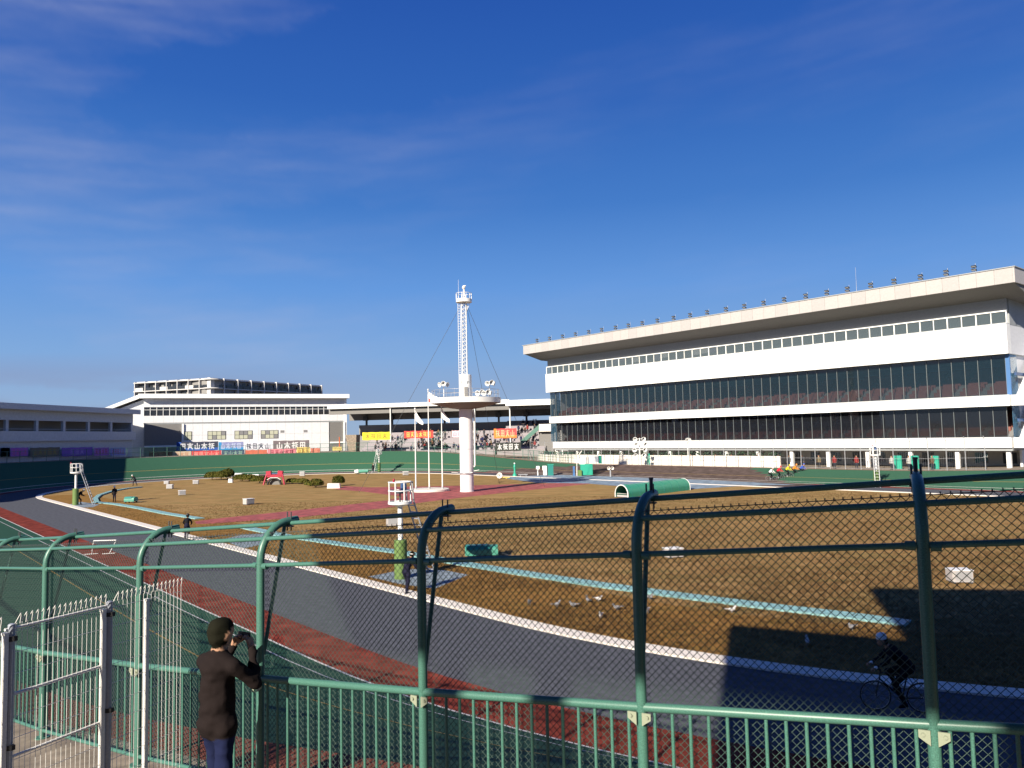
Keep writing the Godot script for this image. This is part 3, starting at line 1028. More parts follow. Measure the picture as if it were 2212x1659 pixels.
func roofed_stand() -> void:
	var ln: float = (terrace_front[1] - terrace_front[0]).length()
	var bs := terrace_basis()
	var s := thing("roofed_stand", "open terrace of grey steps under a flat white-edged roof, full of people", "grandstand", terrace(0.5, 6, 3))
	var m := MB.new()
	var bx := func(mb: MB, t0: float, t1: float, w0: float, w1: float, y0: float, y1: float) -> void:
		mb.box((terrace(t0, w0, y0) + terrace(t1, w1, y1)) * 0.5, Vector3((t1 - t0) * ln, y1 - y0, w1 - w0), bs)
	for blk in [[0.10, 0.715], [0.725, 0.93]]:
		for row in 11:
			m = MB.new()
			bx.call(m, blk[0], blk[1], 1.0 + row * 0.95, 1.0 + (row + 1) * 0.95 - 0.02, 2.2, row_y(blk[0], row))
			part("terrace_step", m, M.step_grey, s)
			m = MB.new()
			bx.call(m, blk[0] + 0.004, blk[1] - 0.004, 1.5 + row * 0.95, 1.85 + row * 0.95, row_y(blk[0], row) + 0.002, row_y(blk[0], row) + 0.4)
			part("bench", m, M.seat_grey, s)
	for t in [0.26, 0.43, 0.58]:                              # green stair rails between the blocks
		for row in 10:
			m = MB.new()
			for side in [-0.012, 0.012]:
				m.tube(terrace(t + side, 1.4 + row * 0.95, row_y(t, row)), terrace(t + side, 1.4 + row * 0.95, row_y(t, row) + 1.0), 0.05, -1, 5)
				m.tube(terrace(t + side, 1.4 + row * 0.95, row_y(t, row) + 1.0), terrace(t + side, 2.35 + row * 0.95, row_y(t, row + 1) + 1.0), 0.05, -1, 5)
			part("stair_rail", m, M.fence_green, s)
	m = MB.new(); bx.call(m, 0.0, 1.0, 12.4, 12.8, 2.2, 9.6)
	part("back_wall", m, M.dark, s)
	m = MB.new(); bx.call(m, -0.05, 0.97, 12.5, 12.7, 10.7, 13.2)
	part("back_panel", m, M.roof_under, s)
	m = MB.new(); bx.call(m, 0.72, 0.96, 11.8, 12.38, 8.2, 9.75)
	part("top_rail_wall", m, M.seat_grey, s)
	m = MB.new(); bx.call(m, -0.06, 0.775, 2.5, 17.0, 13.15, 13.5)
	var rf := part("roof", m, M.roof_under, s)
	m = MB.new(); bx.call(m, -0.06, 0.775, 2.3, 2.5, 13.1, 13.95)
	part("fascia", m, M.white, rf)
	m = MB.new(); bx.call(m, 0.765, 0.972, 1.3, 17.0, 12.75, 13.3)
	part("roof", m, M.roof_under, s)
	m = MB.new(); bx.call(m, 0.765, 0.972, 1.1, 1.3, 12.6, 13.75)
	part("fascia", m, M.white, rf)
	m = MB.new(); bx.call(m, 0.972, 0.9745, 1.1, 17.0, 12.6, 13.75)
	part("fascia", m, M.white_wall, rf)
	m = MB.new(); bx.call(m, -0.06, 0.97, 3.2, 3.8, 11.9, 13.1)
	part("roof_beam", m, M.roof_under, s)
	for k in 8:
		var t := 0.04 + k * 0.128
		m = MB.new(); bx.call(m, t - 0.004, t + 0.004, 12.0, 12.39, 9.6, 13.2)
		part("roof_post", m, M.dark_steel, s)
		m = MB.new(); bx.call(m, t - 0.011, t + 0.011, 11.4, 12.0, 10.6, 11.6)
		part("loudspeaker", m, M.dark_steel, s)
	for t in [0.235, 0.62, 0.775, 0.967]:
		m = MB.new(); m.tube(terrace(t, 2.9, 3.0), terrace(t, 2.9, 13.0), 0.14, -1, 8)
		part("front_post", m, M.steel_white, s)
	# the stair at its right end, in two flights with a landing
	var stair := thing("outside_stair", "steel stair in two flights with pale green sides at the terrace end", "stair", terrace(0.95, 4, 3))
	for f in [[0.825, 0.905, 4.4, 7.6, M.fence_green], [0.955, 1.035, 7.6, 11.2, M.dark_steel]]:
		m = MB.new()
		var p0 := terrace(f[0], 1.4, f[2])
		var p1 := terrace(f[1], 1.4, f[3])
		m.prism(PackedVector2Array([Vector2(0, 0), Vector2(1, 0), Vector2(1, 0.34), Vector2(0, 0.34)]), p0, p1 - p0, Vector3(0, 3.0, 0), bs.z * 0.12)
		part("side_panel", m, f[4], stair)
		for k in 9:
			m = MB.new(); m.box(p0.lerp(p1, (k + 0.5) / 9.0) + bs.z * 0.8, Vector3(0.55, 0.06, 1.3), bs)
			part("tread", m, M.dark_steel, stair)
	m = MB.new(); bx.call(m, 0.905, 0.955, 1.4, 3.0, 7.2, 8.7)
	part("landing", m, M.warm_white, stair)
	m = MB.new(); bx.call(m, 0.90, 0.962, 2.4, 2.6, 3.0, 7.2)
	part("support_wall", m, M.roof_under, stair)
	var sb := MB.new(); bx.call(sb, 0.975, 1.012, 3.4, 3.5, 5.3, 8.4)
	var sg := thing("notice_board", "white notice sheet on a dark board beside the terrace stair", "notice board", terrace(0.99, 3.4, 3))
	m = MB.new(); bx.call(m, 0.968, 1.018, 3.5, 3.7, 3.0, 9.0)
	part("board", m, M.dark_steel, sg)
	part("sheet", sb, M.white, sg)
	for k in 5:
		m = MB.new(); bx.call(m, 0.979, 1.007 - 0.004 * (k % 3), 3.37, 3.395, 5.7 + k * 0.42, 5.82 + k * 0.42)
		part("printed_line", m, M.dark_steel, sg)
	# the low wall left of the steps
	var lw := thing("entry_block", "beige slanted entry wall at the left foot of the terrace", "wall", terrace(0.05, 2, 3))
	m = MB.new()
	m.prism(PackedVector2Array([Vector2(0.9, 0), Vector2(2.3, 0), Vector2(2.5, 4.4), Vector2(0, 4.4), Vector2(0, 4.0)]), terrace(0.03, 2.0, 3.0), bs.x, Vector3.UP, bs.z * 2.0)
	part("wall", m, M.concrete, lw)
	m = MB.new(); m.tube(terrace(0.005, 1.6, 3.0), terrace(0.005, 1.6, 7.0), 0.13, -1, 8)
	part("orange_pipe", m, M.orange, lw)

# ---------------------------------------------------------------- far block of flats
func apartment_block() -> void:
	var C := pd(455, 817, 245.0)
	var L := pd(291, 824, 256.0)
	var R := pd(697, 834, 290.0)
	var top := C.y
	var s := thing("apartment_block", "long block of flats with balconies rising behind the white building", "apartment block", Vector3(C.x, 0, C.z))
	for w in [[L, C, true], [C, R, false]]:
		var a: Vector3 = w[0]
		var b: Vector3 = w[1]
		a.y = 0; b.y = 0
		var d := (b - a).normalized()
		var ln := (b - a).length()
		var back := Vector3(d.z, 0, -d.x)
		if back.z > 0: back = -back
		var bs := Basis(d, Vector3.UP, back)
		var bx := func(mb: MB, t0: float, t1: float, w0: float, w1: float, y0: float, y1: float) -> void:
			mb.box(a + d * (t0 + t1) * 0.5 + back * (w0 + w1) * 0.5 + Vector3(0, (y0 + y1) * 0.5, 0), Vector3(t1 - t0, y1 - y0, w1 - w0), bs)
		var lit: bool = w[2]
		var m := MB.new(); bx.call(m, 0.0, ln, 1.6, 13.0, 0.0, top - 0.3)
		part("wall", m, M.apartment_tile, s)
		for fl in 4:
			var y := top - 0.1 - fl * 2.9
			m = MB.new(); bx.call(m, -0.6 if lit else 0.0, ln + (0.6 if lit else 0.0), 0.0 if lit else 0.5, 1.6, y - 0.28, y)
			part("balcony_slab", m, M.apartment, s)
			if fl > 0:
				var nb := int(ln / 3.4)
				for k in nb:
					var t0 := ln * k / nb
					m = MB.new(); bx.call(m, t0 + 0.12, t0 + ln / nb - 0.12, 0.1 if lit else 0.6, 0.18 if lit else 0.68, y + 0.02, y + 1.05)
					part("balcony_rail", m, M.apartment if (lit and k % 3 == 0) else M.glass_and_shade, s)  # dark glass in part; the shaded wing's darkness is put into its rails
					m = MB.new(); bx.call(m, t0 + 0.5, t0 + ln / nb - 0.7, 1.53, 1.58, y + 0.1, y + 2.1)
					part("window", m, M.glass_and_shade, s)
		var nf := 7 if lit else 9
		for k in nf + 1:
			m = MB.new()
			var t := ln * k / nf
			bx.call(m, t - 0.13, t + 0.13, -0.1 if lit else 0.2, 1.6, top - 12.0, top + (0.12 if lit else 0.25))
			part("party_wall", m, M.apartment, s)
		m = MB.new(); bx.call(m, 0.0, ln, 1.0, 13.0, top - 0.08, top + 0.2)
		part("roof", m, M.apartment, s)
	for k in 3:
		var y := top - 0.1 - k * 2.9
		var m := MB.new()
		m.lathe(Vector3(C.x, y - 0.3, C.z - 2.2), [Vector2(0, 0), Vector2(3.0, 0), Vector2(3.0, 0.32), Vector2(0, 0.32)], 20)
		part("corner_balcony", m, M.apartment, s)

# ---------------------------------------------------------------- the canopy over the spectators behind and beside the camera (its shade lies on the fence and the grass)
func canopy_behind() -> void:
	var f := Vector3(0.9, 0, 0.436).normalized()               # along its front edge, parallel to the fence
	var e := Vector3(-0.30, 0, 0.954)                          # its left edge, away from the track
	var p := Vector3(-6.35, 12.0, -4.8)
	var s := thing("spectator_canopy", "flat steel canopy roof on round columns over the spectators' bank", "canopy", Vector3(-8, 3.4, 7))
	var m := MB.new()
	m.prism(PackedVector2Array([Vector2(0, 0), Vector2(45, 0), Vector2(45, 11.1), Vector2(0, 11.1)]), p, f, e, Vector3(0, 0.3, 0))
	part("roof", m, M.roof_under, s)
	var sun_back := Vector3(-0.485, 0, 0.755)
	for q in [Vector3(-0.78, 0, -6.1), Vector3(0.1, 0, -5.75), Vector3(2.85, 0, -4.35), Vector3(5.6, 0, -3.2), Vector3(8.4, 0, -2.0)]:
		m = MB.new()
		var at: Vector3 = q + sun_back * 16.4
		m.tube(Vector3(at.x, 2.0, at.z), Vector3(at.x, 12.05, at.z), 0.17, -1, 16)
		part("column", m, M.grey_wall, s)
	var u := thing("upper_canopy", "higher flat roof stepping up over the canopy on tall posts", "canopy", Vector3(-5, 3.4, 8))
	var g := Vector3(0.986, 0, 0.165)
	m = MB.new()
	m.prism(PackedVector2Array([Vector2(0, 0), Vector2(42, 0), Vector2(42, 9.5), Vector2(0, 9.5)]), Vector3(-3.65, 16.0, -3.2), g, e, Vector3(0, 0.4, 0))
	part("roof", m, M.roof_under, u)
	for k in 5:
		m = MB.new()
		var at := Vector3(-3.1, 0, -3.2) + g * (2.0 + k * 9.0) + e * 8.8
		m.tube(Vector3(at.x, 12.3, at.z), Vector3(at.x, 16.1, at.z), 0.14, -1, 12)
		part("post", m, M.grey_wall, u)
	# the stepped terrace under it, on which the photographer stands
	var t := thing("spectator_terrace", "grey concrete steps rising under the canopy behind the walkway", "terrace", near_dir(22, 51, 3.5))
	for k in 11:
		m = MB.new()
		var r0 := RAD + 19.5 + k * 0.98
		var deg := 18.0
		while deg < 62.0:
			var y0 := crest_near(deg_to_rad(deg)) - 0.3
			var y1 := 3.5 + k * 0.51
			var a := near_dir(deg, r0); var b := near_dir(deg + 2.0, r0)
			var c := near_dir(deg + 2.0, r0 + 0.98); var d := near_dir(deg, r0 + 0.98)
			var up := Vector3(0, y1, 0); var lo := Vector3(0, y0, 0)
			m.quad(a + lo, b + lo, b + up, a + up); m.quad(a + up, b + up, c + up, d + up); m.quad(c + lo, d + lo, d + up, c + up)
			if deg < 18.5: m.quad(d + lo, a + lo, a + up, d + up)
			deg += 2.0
		part("step", m, M.concrete, t)

# ---------------------------------------------------------------- the white tower in the middle
func lamp(mb: MB, p: Vector3, dir: Vector3, r: float) -> void:   # a bell-shaped lamp housing opening towards dir
	var d := dir.normalized()
	var a := d.cross(Vector3.UP).normalized()
	var bs := Basis(a, d, a.cross(d))
	mb.lathe(p - d * r * 0.9, [Vector2(0.0, 0.0), Vector2(r * 0.45, 0.05), Vector2(r * 0.55, r * 0.7), Vector2(r, r * 1.5), Vector2(r * 1.04, r * 1.5), Vector2(r * 1.04, r * 1.62), Vector2(r * 0.9, r * 1.62), Vector2(r * 0.5, r * 0.9)], 14, bs)

func centre_tower() -> void:
	var o := gp(1009, 1062)
	var s := thing("control_tower", "tall white tower with a round platform and a latticed mast on the red path", "tower", o)
	var m := MB.new()
	m.lathe(o, [Vector2(0.84, -0.05), Vector2(0.84, 0.12), Vector2(0.80, 0.13), Vector2(0.80, 9.9)], 40)
	var col := part("column", m, M.column, s)
	m = MB.new(); m.lathe(o, [Vector2(0.812, 5.0), Vector2(0.812, 5.04)], 40)
	part("seam", m, M.fascia, col)
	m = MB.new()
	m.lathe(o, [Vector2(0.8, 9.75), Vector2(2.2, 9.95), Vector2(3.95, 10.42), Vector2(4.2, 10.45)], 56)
	part("underside_shade", m, M.roof_under, s)  # shade below the platform put into a darker grey than the rim
	m = MB.new()
	m.lathe(o, [Vector2(4.19, 10.44), Vector2(4.21, 10.44), Vector2(4.21, 11.05), Vector2(4.1, 11.05), Vector2(4.1, 10.9), Vector2(0.0, 10.9)], 56)
	var plat := part("platform", m, M.steel_white, s)
	for k in 24:
		m = MB.new()
		var w := TAU * k / 24
		m.tube(o + Vector3(cos(w) * 4.0, 10.9, sin(w) * 4.0), o + Vector3(cos(w) * 4.0, 12.0, sin(w) * 4.0), 0.02, -1, 5)
		part("rail_post", m, M.galvanised, plat)
	for y in [11.5, 12.0]:
		var pts := []
		for k in 49: pts.append(o + Vector3(cos(TAU * k / 48) * 4.0, y, sin(TAU * k / 48) * 4.0))
		m = MB.new(); m.path(pts, 0.022, 5)
		part("rail_ring", m, M.galvanised, plat)
	# the drum with its doorway and round hatches
	m = MB.new(); m.lathe(o, [Vector2(0.76, 10.9), Vector2(0.76, 13.8), Vector2(0.72, 13.88), Vector2(0.0, 13.9)], 32)
	var drum := part("drum", m, M.steel_white, s)
	m = MB.new(); m.box(o + Vector3(0.12, 11.75, 0.74), Vector3(0.42, 1.25, 0.12))
	part("doorway", m, M.roof_under, drum)
	for x in [-0.35, 0.40]:
		m = MB.new(); m.path([o + Vector3(x - 0.14, 12.75, 0.72), o + Vector3(x - 0.12, 13.0, 0.75), o + Vector3(x, 13.1, 0.76), o + Vector3(x + 0.12, 13.0, 0.75), o + Vector3(x + 0.14, 12.75, 0.72)], 0.035, 6)
		part("hatch_hood", m, M.grey_wall, drum)
	# lattice mast: four legs, rungs and diagonals, and a caged ladder on its left
	var mast := Node3D.new()
	for lx in [-0.26, 0.26]:
		for lz in [-0.26, 0.26]:
			m = MB.new(); m.tube(o + Vector3(lx, 13.85, lz), o + Vector3(lx, 22.7, lz), 0.055, 0.05, 7)
			part("mast_leg", m, M.steel_white, s)
	mast.free()
	for k in 18:
		m = MB.new()
		var y := 13.95 + k * 0.49
		var q := [Vector3(-0.26, y, -0.26), Vector3(0.26, y, -0.26), Vector3(0.26, y, 0.26), Vector3(-0.26, y, 0.26)]
		for i in 4:
			m.tube(o + q[i], o + q[(i + 1) % 4], 0.028, -1, 5)
			m.tube(o + q[i], o + q[(i + 1) % 4] + Vector3(0, 0.49, 0), 0.024, -1, 5)
		part("mast_brace", m, M.steel_white, s)
	for x in [-0.72, -0.44]:
		m = MB.new(); m.tube(o + Vector3(x, 13.3, 0.1), o + Vector3(x, 23.0, 0.1), 0.035, -1, 6)
		part("ladder_rail", m, M.steel_white, s)
	for k in 30:
		m = MB.new(); m.tube(o + Vector3(-0.72, 13.5 + k * 0.31, 0.1), o + Vector3(-0.44, 13.5 + k * 0.31, 0.1), 0.02, -1, 5)
		part("ladder_rung", m, M.steel_white, s)
	# the crow's nest
	m = MB.new(); m.lathe(o + Vector3(0.0, 22.55, 0), [Vector2(0.3, 0.0), Vector2(0.95, 0.06), Vector2(0.95, 0.45), Vector2(0.91, 0.45), Vector2(0.91, 0.14), Vector2(0, 0.14)], 28)
	var nest := part("lookout_basket", m, M.steel_white, s)
	for k in 12:
		m = MB.new()
		var w := TAU * (k + 0.3) / 12
		m.tube(o + Vector3(cos(w) * 0.93, 22.9, sin(w) * 0.93), o + Vector3(cos(w) * 0.93, 23.7, sin(w) * 0.93), 0.05 if k % 3 == 0 else 0.025, -1, 6)
		part("basket_bar", m, M.steel_white, nest)
	var pts := []
	for k in 33: pts.append(o + Vector3(cos(TAU * k / 32) * 0.93, 23.7, sin(TAU * k / 32) * 0.93))
	m = MB.new(); m.path(pts, 0.03, 5)
	part("basket_ring", m, M.steel_white, nest)
	m = MB.new(); m.tube(o + Vector3(0.05, 22.6, 0), o + Vector3(0.03, 24.2, 0), 0.14, 0.11, 10)
	part("top_post", m, M.steel_white, nest)
	m = MB.new(); m.ball(o + Vector3(0.0, 24.42, 0), Vector3(0.2, 0.24, 0.2)); m.box(o + Vector3(0.1, 24.62, 0), Vector3(0.32, 0.10, 0.24))
	part("beacon", m, M.warm_white, nest)
	m = MB.new(); m.tube(o + Vector3(-0.62, 22.7, 0.2), o + Vector3(-0.62, 25.35, 0.2), 0.022, 0.012, 5)
	part("antenna", m, M.steel_white, nest)
	for x in [0.35, 0.55]:
		m = MB.new(); m.tube(o + Vector3(0.22, 21.3, 0.15), o + Vector3(x + 0.2, 22.55, 0.15), 0.03, -1, 5)
		part("basket_strut", m, M.steel_white, nest)
	# stay wires
	for a in [Vector3(-13.2, 0.0, -2.0), Vector3(9.4, 0.0, -5.0), Vector3(3.6, 0.0, -13.0)]:
		m = MB.new(); m.tube(o + Vector3(0.3 * signf(a.x), 22.4, 0), o + a, 0.022, -1, 5)
		part("stay_wire", m, M.dark_steel, s)
	# pipe, hoop and brackets on the column
	m = MB.new(); m.path([o + Vector3(0.92, 9.7, 0.25), o + Vector3(1.0, 9.0, 0.25), o + Vector3(1.0, 3.1, 0.25), o + Vector3(0.9, 2.9, 0.25)], 0.09, 8)
	part("downpipe", m, M.steel_white, s)
	pts = []
	for k in 41: pts.append(o + Vector3(cos(TAU * k / 40) * 1.0, 2.2, sin(TAU * k / 40) * 1.0))
	m = MB.new(); m.path(pts, 0.05, 6)
	var hoop := part("hoop", m, M.galvanised, s)
	for q in [[-1.0, -1.75, 2.25], [0.3, 0.75, 2.2], [0.9, 1.5, 2.45]]:
		m = MB.new(); m.tube(o + Vector3(q[0], q[2], 0.6), o + Vector3(q[1], q[2] + 0.1, 0.75), 0.04, -1, 5)
		part("hoop_arm", m, M.steel_white, hoop)
	# lamps and loudspeakers on the platform
	for q in [[-2.5, 11.0, 0.9, 1.7], [2.9, 11.0, 0.5, 1.75], [1.75, 11.0, 1.3, 0.6], [2.5, 11.0, 1.6, 0.55]]:
		var p := o + Vector3(q[0], q[1], q[2])
		m = MB.new(); m.tube(p, p + Vector3(0, q[3], 0), 0.05, -1, 6)
		var pole := part("lamp_pole", m, M.steel_white, s)
		for k in 3:
			m = MB.new()
			var w := -0.9 + k * 0.9 + (0.5 if q[0] > 0 else 0.0)
			lamp(m, p + Vector3(sin(w) * 0.42, q[3] + 0.12 * (k % 2), cos(w) * 0.35), Vector3(sin(w), -0.25, cos(w)), 0.30)
			part("lamp_head", m, M.steel_white, pole)

func flagpoles() -> void:
	var base := gp(927, 1060.5)
	var pl := MB.new()
	pl.lathe(base, [Vector2(2.45, -0.03), Vector2(2.45, 0.22), Vector2(2.38, 0.27), Vector2(0, 0.28)], 48, Basis.IDENTITY)
	single("flag_plinth", pl, M.warm_white, "low round white plinth under the three flagpoles", "plinth", base)
	var tops := [[897.5, 884.0, 898.5], [925.5, 843.0, 927.5], [953.5, 879.0, 956.0]]
	var names := ["white flagpole with a limp white pennant, beside the hedge side", "tallest white flagpole with a white and red flag", "white flagpole with a white pennant, beside the tower"]
	for k in 3:
		var b := pd(tops[k][2], 1059.5, -base.z)
		b.y = 0.27
		var t := pd(tops[k][0], tops[k][1], -base.z)
		var h := t.y
		var s := thing("flagpole", names[k], "flagpole", b)
		var m := MB.new(); m.tube(b, Vector3(b.x, h, b.z), 0.085, 0.05, 10)
		part("pole", m, M.steel_white, s)
		m = MB.new(); m.ball(Vector3(b.x, h + 0.08, b.z), Vector3.ONE * 0.11)
		part("finial", m, M.steel_white, s)
		m = MB.new(); m.tube(b, b + Vector3(0, 0.25, 0), 0.16, 0.13, 10)
		part("socket", m, M.galvanised, s)
		# cloth hanging and drawn to the right by a light wind
		var fw := 1.15
		var fh := 1.55
		if k == 1: fw = 1.35; fh = 1.3
		for piece in (2 if k == 1 else 1):
			m = MB.new()
			var nu := 10
			var v0 := 0.0 if piece == 0 else 0.62
			var v1 := 1.0 if (piece == 1 or k != 1) else 0.62
			var pt := func(u: float, v: float) -> Vector3:
				var sag := pow(u, 0.8) * fh * (0.95 if k != 1 else 0.55)
				return Vector3(b.x + 0.07 + u * fw * 0.8, h - 0.15 - v * fh * (1.0 - 0.72 * u * (1.0 if k != 1 else 0.35)) * (0.75 if k != 1 else 1.0) - sag, b.z + 0.10 * sin(u * 7.0 + v * 2.0) * u)
			for i in nu:
				for j in 6:
					var u0 := float(i) / nu
					var u1 := float(i + 1) / nu
					var w0 := lerpf(v0, v1, j / 6.0)
					var w1 := lerpf(v0, v1, (j + 1) / 6.0)
					m.quad(pt.call(u0, w1), pt.call(u1, w1), pt.call(u1, w0), pt.call(u0, w0))
			part("flag", m, M.flag_red if piece == 1 else M.flag_white, s)

# ---------------------------------------------------------------- judges' lookout posts: padded foot, pole, railed basket, ladder
func make_watch_tower(called: String, label: String, lad: float) -> Node3D:
	var s := thing(called, label, "lookout post", Vector3.ZERO, "lookout posts round the infield")
	var m := MB.new()
	m.lathe(Vector3.ZERO, [Vector2(0.0, 1.78), Vector2(0.29, 1.78), Vector2(0.30, 1.72), Vector2(0.30, 0.0)], 20)
	m = MB.new(); m.lathe(Vector3.ZERO, [Vector2(0.30, -0.02), Vector2(0.30, 1.72), Vector2(0.28, 1.78), Vector2(0.1, 1.79)], 24)
	part("padding", m, M.pad_green, s, true)
	m = MB.new(); m.tube(Vector3(0, 1.7, 0), Vector3(0, 3.5, 0), 0.115, -1, 14)
	part("pole", m, M.steel_white, s, true)
	m = MB.new(); m.lathe(Vector3(0, 3.42, 0), [Vector2(0.1, -0.12), Vector2(0.5, 0.0), Vector2(0.56, 0.02), Vector2(0.56, 0.14), Vector2(0.5, 0.14), Vector2(0.5, 0.06), Vector2(0, 0.06)], 28)
	var bk := part("basket_floor", m, M.steel_white, s, true)
	for k in 8:
		var w := TAU * (k + 0.4) / 8
		m = MB.new(); m.tube(Vector3(cos(w) * 0.53, 3.5, sin(w) * 0.53), Vector3(cos(w) * 0.53, 4.45, sin(w) * 0.53), 0.03, -1, 6)
		part("basket_bar", m, M.steel_white, bk, true)
	for y in [4.05, 4.45]:
		var pts := []
		for k in 25: pts.append(Vector3(cos(TAU * k / 24) * 0.53, y, sin(TAU * k / 24) * 0.53))
		m = MB.new(); m.path(pts, 0.03, 6)
		part("basket_ring", m, M.steel_white, bk, true)
	m = MB.new(); m.box(Vector3(0.0, 3.95, 0.0), Vector3(0.34, 0.06, 0.34)); m.tube(Vector3(0, 3.5, 0), Vector3(0, 3.95, 0), 0.04, -1, 6)
	var seat := part("seat", m, M.dark_steel, s, true)
	m = MB.new(); m.box(Vector3(0.2, 4.25, 0.0), Vector3(0.05, 0.42, 0.34))
	part("seat_back", m, M.navy_frame, seat, true)
	m = MB.new(); m.tube(Vector3(-0.48, 4.45, 0.15), Vector3(-0.48, 4.55, 0.15), 0.05, 0.05, 8); m.ball(Vector3(-0.48, 4.58, 0.15), Vector3.ONE * 0.055, 6, 8)
	part("signal_lamp", m, M.red_paint, bk, true)
	# sloping ladder away from the basket, along +x
	for z in [-0.24, 0.24]:
		m = MB.new(); m.path([Vector3(lad, 0.0, z), Vector3(0.62, 3.55, z), Vector3(0.55, 4.45, z)], 0.04, 6)
		part("ladder_rail", m, M.galvanised, s, true)
	for k in 11:
		m = MB.new()
		var q := (k + 0.6) / 11.4
		m.box(Vector3(lerpf(lad, 0.62, q), 3.55 * q, 0), Vector3(0.14, 0.035, 0.46))
		part("ladder_step", m, M.galvanised, s, true)
	return s

func watch_towers() -> void:
	var p := gp(866, 1250)
	var a := make_watch_tower("lookout_post", "white railed lookout basket on a green padded post, standing on a grey-blue pad", 1.9)
	a.position = p; a.rotation.y = deg_to_rad(48)
	dup(a, gp(163, 1091), deg_to_rad(5), "white lookout basket on a padded post at the tip of the grass")
	dup(a, gp(819, 1020), deg_to_rad(-118), "small white lookout ladder on the far edge of the grass, before the terrace crowd")
	dup(a, gp(1894, 1051), deg_to_rad(-112), "white lookout ladder beside a green padded post, before the main grandstand columns")

# ---------------------------------------------------------------- things on the grass
func lamp_box(at: Vector3, w: float, h: float, turn: float, label: String) -> void:
	var s := thing("field_box", label, "equipment box", at, "white boxes on the grass", turn)
	var m := MB.new(); m.box(Vector3(0, h * 0.54, 0), Vector3(w, h * 0.86, w * 0.75))
	part("body", m, M.fascia, s, true)
	m = MB.new(); m.box(Vector3(0, h * 0.97, 0), Vector3(w * 1.06, h * 0.07, w * 0.82))
	part("lid", m, M.white_wall, s, true)
	m = MB.new(); m.box(Vector3(w * 0.05, h * 0.55, w * 0.38), Vector3(w * 0.78, h * 0.62, 0.02))
	part("front_plate", m, M.galvanised, s, true)
	for x in [-0.4, 0.4]:
		m = MB.new(); m.box(Vector3(w * x, h * 0.055, 0), Vector3(w * 0.12, h * 0.11, w * 0.8))
		part("foot", m, M.dark_steel, s, true)

